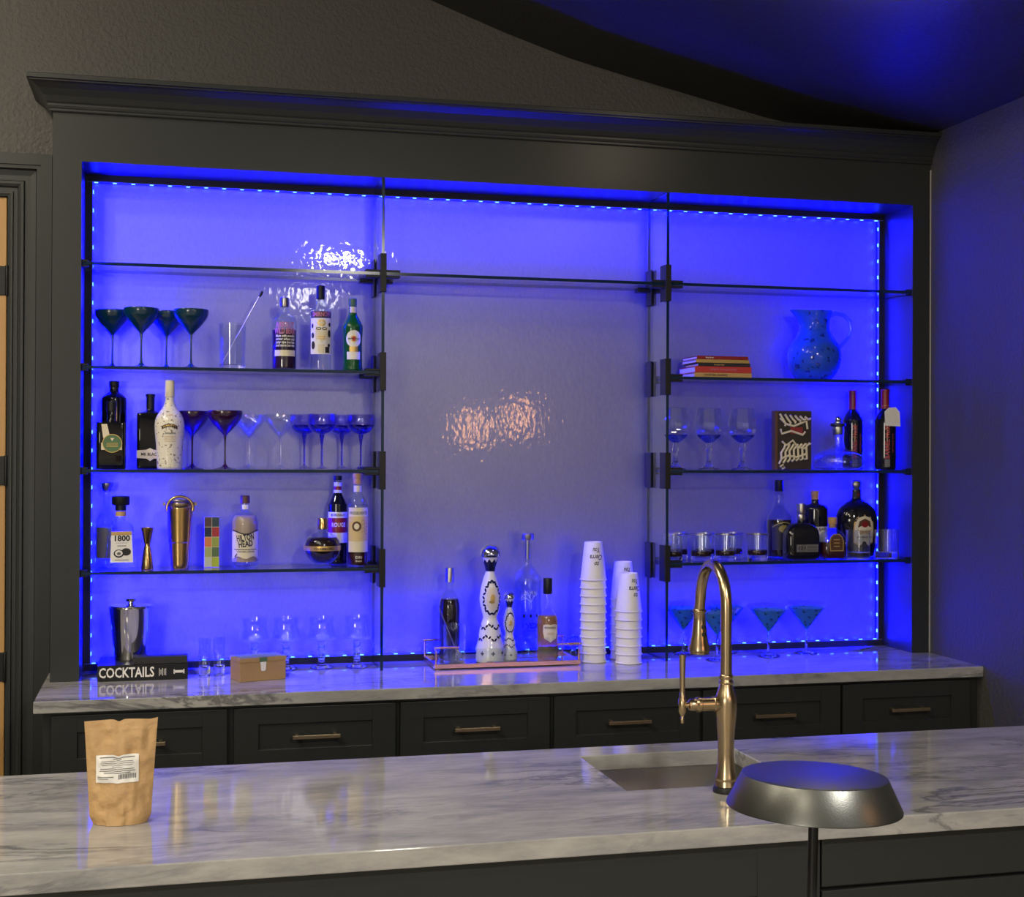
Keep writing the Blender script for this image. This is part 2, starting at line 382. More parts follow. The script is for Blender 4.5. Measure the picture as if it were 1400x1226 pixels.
# led strips in a black channel round the panel
YL = YB-.010
W_ = .022
def led_strip(label, loc, length, vertical, flip):
    """local frame: the strip runs along +x (or +z); leds face inwards (flip = sign of the inward direction)"""
    t = thing('led_strip', label, 'light strip', loc, 0, 'blue led strips round the niche')
    ch, tp = MB(), MB()
    if vertical: ch.box(min(0, flip*W_), max(0, flip*W_), -.030, -.0006, 0, length); tp.box(*sorted((flip*W_, flip*(W_+.0012))), -.027, -.018, .0, length)
    else: ch.box(0, length, -.030, -.0006, *sorted((0, flip*W_))); tp.box(0, length, -.027, -.018, *sorted((flip*W_, flip*(W_+.0012))))
    ch.build('channel', M['trimblack'], t); tp.build('tape', M['tape'], t)
    k = int(length/.0595); st = length/k
    l = MB()
    if vertical: l.box(*sorted((0, flip*.0022)), -.0032, .0032, -.006, .006)
    else: l.box(-.006, .006, -.0032, .0032, *sorted((0, flip*.0022)))
    first = None
    for i in range(k):
        p = (flip*(W_+.0014), -.0225, st*(i+.5)) if vertical else (st*(i+.5), -.0225, flip*(W_+.0014))
        if first is None: first = l.build('led', M['tip'], t, loc=p)
        else: o = first.copy(); col.objects.link(o); o.location = p
    return t
M['tape'] = pbr('led_tape', (.25, .28, .35), .5)
led_strip('blue led strip glowing along the top of the niche under the header', (.004, YL, NT-.0005), NX-.008, False, -1)
led_strip('blue led strip glowing along the foot of the niche just above the marble', (.004, YL, CT+.001), NX-.008, False, 1)
led_strip('blue led strip running up the niche side beside the door', (.0005, YL, CT+.026), NT-CT-.052, True, 1)
led_strip('blue led strip running up the niche side beside the plain wall', (NX-.0005, YL, CT+.026), NT-CT-.052, True, -1)

# ------------------------------------------------------------------ glass partitions, shelves and brackets
PL, PR = .967, 1.978
G0, G1 = .008, YB-.0415
def glass_box(mb, x0, x1, y0, y1, z0, z1, edges):
    """clear big faces (material 0), dark cut edges (material 1) named by axis"""
    mb.add([(x, y, z) for z in (z0, z1) for y in (y0, y1) for x in (x0, x1)], [(0, 2, 3, 1), (4, 5, 7, 6)], 1 if 'z' in edges else 0)
    o = len(mb.v)-8; add = lambda f, m: (mb.f.append([i+o for i in f]), mb.m.append(m), mb.sm.append(False))
    for f in ((0, 1, 5, 4), (2, 6, 7, 3)): add(f, 1 if 'y' in edges else 0)
    for f in ((0, 4, 6, 2), (1, 3, 7, 5)): add(f, 1 if 'x' in edges else 0)
    return mb
for x, lab in ((PL, 'upright clear glass partition beside the green vermouth bottle and coupe glasses'), (PR, 'upright clear glass partition beside the stacked books and faceted goblets')):
    o = glass_box(MB(), -.005, .005, 0, G1-G0, .0006, NT-CT-.0006, 'yz').build('glass_partition', [M['shelf'], M['edge']], loc=(x, G0, CT)); tag(o, lab, 'glass partition', 'glass partitions in the niche')
SH = dict(A=2.254, B=1.923, C=1.592, D=1.265); TH = .010
SHD = [('A', 'left', 'empty clear glass shelf above the teal martini glasses'), ('B', 'left', 'clear glass shelf carrying four teal martini glasses and three bottles'), ('C', 'left', 'clear glass shelf carrying the white cream bottle and the stemmed coupes'), ('D', 'left', 'clear glass shelf carrying the gold shaker and round liqueur bottle'),
       ('A', 'mid', 'clear glass shelf spanning the middle bay between both partitions'),
       ('A', 'right', 'empty clear glass shelf above the blue pitcher'), ('B', 'right', 'clear glass shelf carrying the stack of books and blue pitcher'), ('C', 'right', 'clear glass shelf carrying the carved block and wine bottles'), ('D', 'right', 'clear glass shelf carrying the row of short tumblers and whisky bottles')]
XS = dict(left=(.004, PL-.0112), mid=(PL+.0112, PR-.0112), right=(PR+.0112, NX-.004))
for lv, bay, lab in SHD:
    x0, x1 = XS[bay]
    o = glass_box(MB(), 0, x1-x0, 0, G1-G0, -TH, 0, 'xy').build('glass_shelf', [M['shelf'], M['edge']], loc=(x0, G0, SH[lv])); tag(o, lab, 'shelf', 'glass shelves in the niche')
# black connectors gripping shelf and partition
def bracket(sides, rear=False):
    b = MB()
    for sx in (-1, 1): b.box(*sorted((sx*.0054, sx*.0105)), -.004, .050, -.066, .062)     # two cheeks of the upright clamp
    b.box(-.0105, .0105, -.0078, -.0042, -.066, .062)
    for sx in sides:
        for za, zb in ((.0006, .008), (-TH-.008, -TH-.0006)): b.box(*sorted((sx*.0105, sx*.058)), .002, .040, za, zb)
    if rear: b.v = [(x, -y, z) for x, y, z in b.v]; b.f = [f[::-1] for f in b.f]
    return b
proto = {}
lvname = dict(A='topmost shelf', B='second shelf down', C='third shelf down', D='lowest shelf')
for x, who in ((PL, 'partition beside green vermouth'), (PR, 'partition beside stacked books')):
    for lv in 'ABCD':
        sides = (-1, 1) if lv == 'A' else ((-1,) if x == PL else (1,))
        for yy, fr in ((G0, 'front edge'), (G1, 'rear edge')):
            key = (sides, fr)
            if key not in proto:
                o = proto[key] = bracket(sides, fr != 'front edge').build('shelf_bracket', M['black'], None, .001)
            else: o = proto[key].copy(); col.objects.link(o)
            o.location = (x, yy, SH[lv])
            tag(o, f'black clamp at {fr} of {who}, {lvname[lv]}', 'shelf clamp', 'black shelf clamps')
cl = None
for xx, sx, who in ((.0006, 1, 'door'), (NX-.0006, -1, 'plain wall')):
    for lv in 'ABCD':
        b = MB()
        for za, zb in ((.0006, .006), (-TH-.006, -TH-.0006)): b.box(*sorted((0, sx*.020)), 0, .022, za, zb)
        b.box(*sorted((0, sx*.0028)), 0, .022, -TH-.006, .006)
        o = b.build('shelf_clip', M['black'], None, .0008, loc=(xx, .012, SH[lv]))
        tag(o, f'small black shelf clip on the niche side by the {who}, {lvname[lv]}', 'shelf clip', 'black shelf clips')

# ------------------------------------------------------------------ back bar
def slab(x0, x1, y0, y1, z0, z1, hole=None):
    b = MB()
    if not hole: b.box(x0, x1, y0, y1, z0, z1); return b
    hx0, hx1, hy0, hy1 = hole
    o = [(x0, y0), (x1, y0), (x1, y1), (x0, y1)]; h = [(hx0, hy0), (hx1, hy0), (hx1, hy1), (hx0, hy1)]
    vs = [(*p, z1) for p in o+h]+[(*p, z0) for p in o+h]
    fs = []
    for i in range(4):
        j = (i+1) % 4; fs += [(i, j, 4+j, 4+i), (8+j, 8+i, 12+i, 12+j), (i, 8+i, 8+j, j), (4+i, 4+j, 12+j, 12+i)]
    return b.add(vs, fs)
tag(slab(-.107, XR-.001, -.35, YB-.001, CT-.036, CT).build('back_countertop', M['marble'], None, .003), 'polished grey-veined marble worktop of the back bar under the niche', 'countertop')
DR = [(-.058, .447), (.468, .960), (.976, 1.457), (1.473, 1.968), (1.981, 2.474), (2.484, 2.965)]
DL = ['behind the kraft pouch, nearest the door', 'second from the door, below the margarita glasses', 'third from the door, below the drinks tray', 'fourth from the door, below the paper cups', 'behind the faucet column, fifth from the door', 'next to the plain wall, at the end of the row']
def shaker_front(b, x0, x1, y, z0, z1, rl=.07, rt=.05, th=.020, rec=.009, mat=0):
    """frame-and-panel front, its face at y, going back by th"""
    b.box(x0, x1, y+rec, y+th, z0, z1, mat)
    b.box(x0, x0+rl, y, y+rec, z0, z1, mat); b.box(x1-rl, x1, y, y+rec, z0, z1, mat)
    b.box(x0+rl, x1-rl, y, y+rec, z0, z0+rt, mat); b.box(x0+rl, x1-rl, y, y+rec, z1-rt, z1, mat)
    return b
cab0 = None
for i, (a, bx) in enumerate(DR):
    xa = -.083 if i == 0 else (DR[i-1][1]+a)/2; xb = XR-.002 if i == 5 else (bx+DR[i+1][0])/2
    t = thing('drawer_cabinet', f'charcoal shaker drawer cabinet {DL[i]}', 'cabinet', ((xa+xb)/2, -.31, 0), 0, 'back bar cabinets'); cx = (xa+xb)/2
    body = MB(); body.box(xa-cx+.0004, xb-cx-.0004, 0, YB+.305, .10, CT-.0368); body.box(xa-cx+.0004, xb-cx-.0004, .06, YB+.305, 0.0, .10)
    body.build('body', M['paint'], t)
    dr = shaker_front(MB(), a-cx, bx-cx, -.021, .695, .872, .072, .050).build('drawer', M['paint'], t, .0012)
    hcx = (a+bx)/2-cx
    p = MB(); z = .783
    p.box(hcx-.072, hcx+.072, -.0495, -.0395, z-.0055, z+.0055)
    for s in (-1, 1): p.box(hcx+s*.058-.005, hcx+s*.058+.005, -.0395, -.0118, z-.005, z+.005)
    h = p.build('handle', M['pull'], dr, .001)
    shaker_front(MB(), a-cx, bx-cx, -.021, .115, .680, .072, .060).build('door', M['paint'], t, .0012)

# ------------------------------------------------------------------ island
IX0, IX1, IY0, IY1 = -1.25, 2.70, -2.075, -1.305
HOLE = (1.235, 1.632, -1.752, -1.402)
tag(slab(IX0, IX1, IY0, IY1, CT-.038, CT, HOLE).build('island_countertop', M['marble'], None, .0025), 'polished grey-veined marble worktop of the island with a sink cut-out', 'countertop')
t = thing('island_cabinet', 'charcoal painted island cabinet under the marble worktop', 'cabinet', (0, -2.03, 0))
b = MB(); zt = CT-.0388
b.box(IX0+.03, 1.15, 0, .69, .08, zt); b.box(1.72, IX1-.03, 0, .69, .08, zt); b.box(1.15, 1.72, 0, .05, .08, zt); b.box(1.15, 1.72, .66, .69, .08, zt); b.box(1.15, 1.72, .05, .66, .08, .5)
b.box(IX0+.08, IX1-.08, .05, .64, 0, .08)
b.build('body', M['paint'], t)
shaker_front(MB(), -1.20, -.12, -.021, .10, .878, .14, .106).build('front_panel', M['paint'], t, .0012)
shaker_front(MB(), -.116, 1.54, -.021, .10, .878, .135, .106).build('front_panel', M['paint'], t, .0012)
MB().box(1.545, 2.655, -.020, -.0005, .780, .876).build('drawer_front', M['paint'], t, .002)
shaker_front(MB(), 1.545, 2.655, -.021, .10, .772, .09, .09).build('front_panel', M['paint'], t, .0015)
# undermount sink
t = thing('bar_sink', 'square undermount steel bar sink set in the island worktop', 'sink', (1.4335, -1.577, CT-.0385))
hx, hy, dp = .206, .183, .19
s = MB()
s.loft([(hx+.02, hy+.02, .03, -.0025), (hx+.02, hy+.02, .03, 0), (hx, hy, .025, 0), (hx-.004, hy-.004, .025, -dp+.03), (hx-.02, hy-.02, .03, -dp+.006), (.03, .03, .03, -dp), ], 40, cap=False)
s.loft([(hx+.02, hy+.02, .03, -.0025), (hx+.003, hy+.003, .025, -.003), (hx-.001, hy-.001, .025, -dp+.03), (hx-.018, hy-.018, .03, -dp+.003), (.03, .03, .03, -dp-.003)], 40, cap=False)
s.build('basin', M['steel'], t)
MB().loft([(.043, -dp+.001), (.043, -dp+.003), (.034, -dp+.003), (.030, -dp-.004), (0.0001, -dp-.004)], 28).build('drain', M['chrome'], t)
# faucet
f = thing('faucet', 'champagne bronze gooseneck pull-down faucet beside the island sink', 'faucet', (1.4375, -1.812, CT+.0005))
MB().loft([(.027, 0), (.028, .004), (.0265, .012), (.024, .014)], 32).build('base_ring', M['rubber'], f)
col_ = smooth_prof([(.0245, .014), (.0225, .026), (.0235, .030), (.0205, .045), (.0178, .070), (.0172, .090), (.0185, .125), (.022, .160), (.0235, .185), (.0225, .203), (.0165, .222), (.0137, .232)], 4)
MB().loft(col_, 32).build('column', M['bronze'], f)
MB().loft([(.0135, .2315), (.0155, .234), (.0155, .238), (.0135, .241), (.0135, .244), (.015, .247), (.0145, .251), (.0125, .253)], 28).build('joint_ring', M['bronze'], f)
path = [(0, 0, .252), (0, 0, .30), (0, 0, .36), (0, 0, .395)]
for i in range(1, 17):
    a = PI*i/16*.97; path.append((0, .075-.075*math.cos(a), .395+.088*math.sin(a)))
path += [(-.001, .1505, .385), (-.001, .152, .376)]
b = MB().tube(path, .0125, 20)
b.build('spout', M['bronze'], f)
hd = MB(); hp = [(.0135, 0), (.0155, -.003), (.0155, -.006), (.0135, -.010), (.0150, -.030), (.0178, -.055), (.0228, -.080), (.0255, -.090), (.0255, -.094), (.0225, -.096), (.0225, -.101), (.018, -.102)]
hd.loft(hp[::-1], 28); h = hd.build('spray_head', M['bronze'], f, loc=(-.001, .153, .377))
for dz in (-.040, -.056): MB().loft([(.0001, -.004), (.0045, -.004), (.005, 0), (.0045, .004), (.0001, .004)], 14).build('spray_button', M['rubber'], h, loc=(.004, -.0165+(-.002 if dz < -.05 else 0), dz))
bar = [(0, .0), (.0145, .0), (.0165, .004), (.0165, .016), (.0145, .018), (.0145, .046), (.0165, .048), (.0165, .054), (.013, .058), (.0135, .068), (.011, .073), (.006, .075), (.006, .088)]
bb = MB().loft(bar, 24); bb.v = [(-z-.012, -y, x+.190) for x, y, z in bb.v]
hub = bb.build('handle_hub', M['bronze'], f)
lv = MB().loft([(.0001, -.040), (.0035, -.038), (.0045, -.028), (.003, -.024), (.006, -.018), (.0085, -.012), (.0085, .012), (.0065, .016), (.0055, .030), (.0058, .060), (.0075, .104), (.0075, .108), (.0001, .109)], 18).build('lever', M['bronze'], hub, loc=(-.100, 0, .190))

# ------------------------------------------------------------------ kraft pouch on the island
t = thing('kraft_pouch', 'crumpled brown kraft stand-up pouch with a printed white label on the island', 'pouch', (.182, -1.772, CT+.0006), R(-3))
rn = [[rnd.uniform(-1, 1) for _ in range(24)] for _ in range(24)]
def noise2(u, v):
    x, y = u*9, v*13; i, j = int(x), int(y); fx, fy = x-i, y-j; fx, fy = fx*fx*(3-2*fx), fy*fy*(3-2*fy)
    return (rn[i][j]*(1-fx)+rn[i+1][j]*fx)*(1-fy)+(rn[i][j+1]*(1-fx)+rn[i+1][j+1]*fx)*fy
def pouch(side):
    def fn(u, v):
        s = u*2-1
        hw = .0585+.0115*v**1.2 - .006*math.exp(-((v-.0)/.05)**2)
        zt = .197 - (.0045*math.exp(-((u-.47)/.05)**2)) + .003*math.sin(u*3)+.004*max(0, u-.9)*10
        z = zt*v 
        bul = (.024*(1-v)**.8*(1-abs(s)**2.6)+.004*(1-abs(s)**2)*(1-v)) if v < 1 else 0
        edge = min(1, min(u, 1-u)*10)*min(1, (1-v)*7)
        y = side*(bul+.0008) + edge*(.0034*noise2(u, v) + .0012*math.sin(u*19+v*11)*(v > .1) + .0030*(max(0, 1-abs((u-.62-.10*v)*14)) - max(0, 1-abs((u-.30+.15*v)*16)))*(1-v))*(1 if side < 0 else .6)
        if .9 < v < .925: y += side*.0012
        return (s*hw, y+.012*v, max(z, .0))
    return fn
b = MB().grid(pouch(-1), 44, 54); b.grid(lambda u, v: pouch(1)(1-u, v), 44, 54); b.build('bag', M['kraft'], t, sharp=80)
pf = pouch(-1)
def on_pouch(x, z):
    v = max(0, min(.999, z/.197)); hw = .0585+.0115*v**1.2; u = max(.001, min(.998, (x/hw+1)/2)); p = pf(u, v); 
    return (p[0], p[1]-.0016, p[2])
b = MB(); rect(on_pouch, -.046, .035, .080, .132, b, 0, 30, 20)
def up(f, e): return lambda x, z: (lambda p: (p[0], p[1]-e, p[2]))(f(x, z))
ps = up(on_pouch, .0006)
zz = .1275
for wd, h in ((.066, .0016), (.016, .0014), (.060, .001), (.064, .001), (.058, .001), (.020, .001), (.064, .0014), (.068, .0014), (.05, .0014)):
    rect(ps, -.0055-wd/2, -.0055+wd/2, zz-h/2, zz+h/2, b, 1, 20, 1); zz -= .0036
rect(ps, -.043, -.012, .0905, .0919, b, 1, 10, 1); rect(ps, -.043, -.022, .0872, .0882, b, 1, 10, 1)
x = -.003
while x < .029:
    wd = rnd.choice((.0006, .001, .0016)); rect(ps, x, x+wd, .0875, .0965, b, 1, 1, 3); x += wd+rnd.choice((.0006, .001))
b.build('label', [M['paper'], M['inkgrey']], t, sharp=80)

# ------------------------------------------------------------------ table lamp in front, on its bar table
t = thing('bar_table', 'round dark bar table carrying the lamp in front of the island', 'table', (.803, -3.495, 0))
MB().loft([(.30, 1.0), (.31, 1.004), (.31, 1.024), (.305, 1.028)], 48).build('table_top', M['paint'], t)
MB().loft([(.035, .03), (.03, .06), (.03, .97), (.09, .9995)], 24).build('pedestal', M['black'], t)
MB().loft([(.24, 0), (.24, .012), (.10, .028), (.04, .03)], 40).build('table_base', M['black'], t)
M['lampgrey'] = pbr('lamp_graphite', (.125, .128, .120), .35, .9, bump=(900, .00008))
t = thing('table_lamp', 'graphite table lamp with flat cone shade on a thin stem before the island', 'lamp', (.805, -3.495, 1.0302))
t.rotation_euler = (R(-.8), R(1.6), 0)
MB().loft([(.052, 0), (.052, .010), (.048, .014), (.008, .018)], 40).build('lamp_base', M['lampgrey'], t)
MB().loft([(.0043, .016), (.0043, .315)], 16).build('stem', M['black'], t)
MB().loft([(.020, .315), (.0735, .3085), (.0752, .309), (.0752, .3105), (.0632, .3350), (.0624, .3364), (.0602, .3370), (.0001, .3370)], 64).build('lamp_shade', M['lampgrey'], t, sharp=30)

# ------------------------------------------------------------------ helpers for bottles and stemware
def turned(parent, name, prof, mat, n=32, **k): return MB().loft(prof, n).build(name, mat, parent, **k)
def inset(prof, d, z0, z1):
    """liquid inside a turned shell, from z0 to z1"""
    zs = [(q[-1], q[0]) for q in prof]
    def rad(z):
        for (za, ra), (zb, rb) in zip(zs, zs[1:]):
            if za <= z <= zb and zb > za: return ra+(rb-ra)*(z-za)/(zb-za)
        return zs[-1][1]
    k = 16
    return [(max(.001, rad(z0+(z1-z0)*i/k)-d), z0+(z1-z0)*i/k) for i in range(k+1)]
SHZ = {k: v+.0006 for k, v in SH.items()}
CZ = CT+.0006

# ------------------------------------------------------------------ shelf B, door side
def stem_glass(name, label, cat, loc, bowl, stem, foot, mats, group, rim=None):
    t = thing(name, label, cat, loc, 0, group)
    turned(t, 'bowl', bowl, mats[0], 40, sharp=60); turned(t, 'stem', stem, mats[1], 16); turned(t, 'foot', foot, mats[2], 36)
    return t
mb_out = smooth_prof([(.004, .110), (.010, .117), (.024, .131), (.040, .149), (.0515, .166), (.0565, .180), (.0570, .192)], 4)
mb_in = [(max(.0003, r-.0016), z+.0012) for r, z in mb_out[::-1] if r > .0035][:-1]
bowl = mb_out+mb_in
stem = [(.0042, .018), (.0032, .035), (.0030, .07), (.0034, .095), (.0052, .112)]
foot = [(.037, 0), (.0375, .0012), (.030, .0028), (.012, .0075), (.006, .014), (.0040, .0185)]
g = 'teal martini glasses'
t4 = stem_glass('martini_glass', 'dark teal martini glass next to the clear mixing glass', 'martini glass', (.342, .078, SHZ['B']), bowl, stem, foot, [M['teal']]*3, g)
dup(t4, (.184, .078, SHZ['B']), 'dark teal martini glass in front, overlapping the one in the niche corner')
dup(t4, (.090, .172, SHZ['B']), 'dark teal martini glass set back in the niche corner by the door')
dup(t4, (.263, .172, SHZ['B']), 'dark teal martini glass set back between two others')
def tumbler(name, label, cat, loc, r, h, group=None, base=.012, mat='clear', smat='solid', n=40, flute=None, r0=None):
    t = thing(name, label, cat, loc, 0, group); r0 = r0 or r*.93
    b = MB(); b.loft([(r0, base), (r, h), (r-.0018, h), (r0-.0018, base+.001)], n, cap=False, flute=flute); b.build('wall', M[mat], t, sharp=50)
    b = MB(); b.loft([(r0-.002, 0), (r0, .0015), (r0, base), (r0-.003, base+.0006)], n, flute=flute); b.build('thick_base', M[smat], t, sharp=50)
    return t
t = tumbler('mixing_glass', 'clear cut mixing glass with a stirrer leaning in it on the shelf', 'mixing glass', (.476, .10, SHZ['B']), .0455, .153, n=48, flute=(4, .03), base=.016)
s = thing('stirring_rod', 'thin dark stirring rod leaning in the clear mixing glass', 'stirrer', (.476, .10, SHZ['B']+.0185))
MB().tube([(-.033, 0, .0), (.0905, .006, .2316)], .0020, 10).build('rod', M['pewter'], s)
MB().loft([(.0001, -.012), (.004, -.010), (.0055, 0), (.004, .010), (.0001, .012)], 14).build('tip', M['black'], s, loc=(.0935, .0061, .2366)).rotation_euler = (0, R(28), 0)

def bottle(label, loc, prof, mat, cap, capmat, n=36, liquid=None, liqmat=None, rz=0, name='liquor_bottle', capname='cap', cat='bottle', d=.003):
    t = thing(name, label, cat, loc, rz)
    turned(t, 'body', prof, mat, n, sharp=50)
    if cap: turned(t, capname, cap, capmat, 24, sharp=35)
    if liquid: turned(t, 'liquid', inset(prof, d, *liquid), liqmat, n, sharp=60)
    return t
# berry vodka
pr = [(.038, 0), (.0415, .004)]+smooth_prof([(.0425, .012), (.0425, .10), (.0425, .158), (.040, .172), (.030, .185), (.018, .195), (.0138, .204), (.0135, .222)], 3)
t = bottle('clear round-shouldered vodka bottle of dark berry spirit with pink lettering', (.647, .10, SHZ['B']), pr, M['clearb'], [(.0145, .214), (.0150, .216), (.0150, .243), (.0135, .2445)], M['pewter'], liquid=(.006, .135), liqmat=M['plumliq'])
sf = on_lathe(pr)
b = MB(); b.text('ABSOLUT', .024, sf, 0, 0, .150, .066, bold=.0009); b.text('WILD BERRI', .027, sf, 0, 0, .129, .076, bold=.001)
for i, q in enumerate(('Made with swedish', 'winter wheat and', 'juicy ripe berries', 'and more berries')): b.text(q, .0125, sf, 1, 0, .113-i*.0105, .068, shear=.3)
b.build('lettering', [M['pink'], M['paper']], t)
b = MB(); rect(sf, -.038, .038, .046, .066, b); b.build('label', M['cream'], t)
# whipped vodka
pr = [(.033, 0), (.0365, .004)]+smooth_prof([(.0372, .012), (.0372, .10), (.0372, .19), (.035, .203), (.024, .224), (.0150, .240), (.0130, .248), (.0130, .262)], 3)
t = bottle('clear vodka bottle with tall black cap and white shield label on the top shelf', (.768, .10, SHZ['B']), pr, M['clearb'], [(.0140, .243), (.0142, .245), (.0142, .287), (.0125, .289)], M['black'])
sf = on_lathe(pr); sf2 = on_lathe(pr, .0012); sf3 = on_lathe(pr, .0018)
b = MB(); rect(sf, -.040, .040, .178, .199, b, 0); b.text('SMIRNOFF', .021, sf2, 1, 0, .1885, .066, bold=.0007); b.build('name_band', [M['ink'], M['pink']], t)
b = MB(); rect(sf, -.042, .042, .055, .176, b, 0)
shield = [(-.020, .150), (.020, .150), (.022, .12), (.018, .103), (0, .095), (-.018, .103), (-.022, .12)]
b.fan(shield, sf2, 1); b.fan(oval(0, .160, .014, .011), sf2, 2); b.fan(oval(0, .160, .010, .006), sf3, 1)
for sx in (-1, 1): b.fan(oval(sx*.010, .141, .009, .005, 14), sf3, 3); b.fan(oval(sx*.010, .141, .006, .0028, 14), on_lathe(pr, .0024), 1)
rect(sf3, -.012, .012, .112, .116, b, 2, 4, 1); rect(sf3, -.010, .010, .105, .108, b, 2, 4, 1)
for (px, pz, pw, ph) in ((.031, .155, .006, .007), (.030, .125, .007, .013), (-.032, .118, .006, .010), (.028, .085, .006, .006), (-.030, .085, .007, .014), (-.033, .15, .004, .008)): b.fan(oval(px, pz, pw, ph, 16), sf2, 3)
rect(sf2, -.012, .010, .060, .088, b, 4, 6, 2); rect(sf2, .013, .030, .060, .080, b, 3, 6, 2)
b.build('label', [M['paper'], M['cream'], M['goldprint'], M['ink'], M['cream']], t)
# green vermouth
pr = [(.031, 0), (.034, .003)]+smooth_prof([(.0345, .010), (.0325, .030), (.0325, .10), (.0345, .140), (.0335, .158), (.022, .180), (.0145, .195), (.0125, .215), (.0125, .228)], 3)
t = bottle('green vermouth bottle with a round cream label beside the glass partition', (.877, .10, SHZ['B']), pr, M['green'], [(.0128, .222), (.0140, .224), (.0140, .247), (.012, .249)], M['greenlab'], liquid=(.006, .150), liqmat=pbr('vermouth', (.012, .10, .02), .15))
sf = on_lathe(pr); sf2 = on_lathe(pr, .0012); sf3 = on_lathe(pr, .0018)
b = MB(); b.fan(oval(0, .110, .0275, .029), sf, 0); b.fan(oval(0, .110, .0105, .0115), sf2, 1); b.fan(oval(0, .110, .007, .008), sf3, 2); rect(sf3, -.023, .023, .106, .1135, b, 0, 10, 1); b.text('MARTINI', .0075, on_lathe(pr, .0024), 3, 0, .1098, .040)
rect(sf, -.015, .015, .066, .084, b, 4, 8, 2); rect(sf, -.024, .024, .040, .066, b, 0, 12, 2)
b.build('label', [M['paper'], M['goldprint'], M['red'], M['ink'], M['goldprint']], t)
b = MB(); rect(sf, -.012, .012, .200, .220, b, 0, 8, 2); b.build('neck_band', M['cream'], t)

# ------------------------------------------------------------------ shelf C, door side
def square_bottle(label, loc, secs, mat, cap, capmat, rz=0, n=40, liquid=None, liqmat=None, name='liquor_bottle', capname='cap'):
    t = thing(name, label, 'bottle', loc, rz)
    MB().loft(secs, n).build('body', mat, t, sharp=50)
    if cap: MB().loft(cap, 24).build(capname, capmat, t, sharp=35)
    if liquid: MB().loft(liquid, n).build('liquid', liqmat, t, sharp=60)
    return t
pr = [(.036, 0), (.0395, .004)]+smooth_prof([(.0405, .012), (.0405, .14), (.0405, .222), (.038, .236), (.026, .247), (.0165, .254), (.0150, .262), (.0150, .282)], 3)
bottle('tall black round-shouldered bottle standing behind the squat green-label bottle', (.096, .178, SHZ['C']), pr, M['darkglass'], [(.0155, .268), (.0165, .270), (.0165, .288), (.015, .29)], M['black'])
t = square_bottle('squat black bottle with a round green label, nearest the door', (.092, .075, SHZ['C']), [(.044, .036, .012, 0), (.046, .038, .013, .004), (.046, .038, .013, .146), (.045, .037, .013, .151), (.030, .026, .02, .154), (.0155, .0155, .0155, .156), (.0135, .0135, .0135, .160), (.0135, .0135, .0135, .195)],
   M['darkglass'], [(.014, .186), (.0155, .188), (.0155, .2175), (.014, .219)], M['black'])
sf = on_flat(-.038); sf2 = on_flat(-.038, .0012); sf3 = on_flat(-.038, .0018)
b = MB(); b.fan([(-.024, .10), (-.030, .145), (-.012, .145), (-.002, .10)], sf, 1); rect(sf, -.030, .034, .062, .085, b, 1, 4, 1); b.fan(oval(.004, .083, .031, .030), sf2, 2); b.fan(oval(.004, .083, .0285, .0275), sf3, 0)
b.fan([(.0-.006+.004, .100), (.006+.004, .100), (.004, .090)], on_flat(-.038, .0024), 1)
for zq in (.083, .078, .073): rect(on_flat(-.038, .0024), -.014, .022, zq-.0009, zq+.0009, b, 2, 2, 1)
b.build('label', [M['greenlab'], M['cream'], M['goldprint']], t)
t = square_bottle('black square-shouldered coffee liqueur bottle with a cream hexagon label', (.213, .15, SHZ['C']), [(.041, .033, .010, 0), (.0425, .0345, .011, .003), (.0425, .0345, .011, .178), (.041, .033, .011, .184), (.022, .020, .018, .189), (.0135, .0135, .0135, .194), (.0125, .0125, .0125, .20), (.0125, .0125, .0125, .235)],
   M['darkglass'], [(.0135, .198), (.0135, .238), (.0155, .239), (.0155, .247), (.014, .248)], M['black'])
sf = on_flat(-.0345)
b = MB(); b.fan([(-.0425, .036), (-.0425, .061), (-.012, .063), (.0, .069), (.012, .063), (.0425, .061), (.0425, .036), (.012, .034), (.0, .026), (-.012, .034)], sf, 0); b.text('MR BLACK', .0135, on_flat(-.0345, .0012), 1, 0, .048, .058)
b.build('label', [M['cream'], M['ink']], t)
pr = [(.037, 0), (.0395, .003)]+smooth_prof([(.0400, .010), (.0425, .07), (.0470, .130), (.0475, .145), (.0445, .165), (.032, .188), (.020, .205), (.0145, .225), (.0135, .245)], 4)
t = bottle('white speckled almond cream liqueur bottle with a black arched nameplate', (.275, .065, SHZ['C']), pr, M['speckle'], [(.0140, .235), (.0155, .237), (.0150, .287), (.013, .290)], M['cream'])
sf = on_lathe(pr); sf2 = on_lathe(pr, .0012)
b = MB(); b.grid(lambda u, v: sf(-.026+.052*u, .128+.011*v+.009*(1-(2*u-1)**2)), 16, 2, 0); b.text('BAILEYS', .0085, lambda x, z: sf2(x, z+.009*(1-(x/.026)**2)), 1, 0, .1335, .042)
b.text('Almande', .010, sf, 2, .002, .117, .036); 
for i, wd in enumerate((.038, .040, .036, .034)): rect(sf, .002-wd/2, .002+wd/2, .106-i*.0055, .1072-i*.0055, b, 3, 8, 1)
b.text('1974', .008, sf, 3, 0, .175, .018)
b.build('label', [M['ink'], M['goldprint'], M['inkgrey'], M['tan']], t)
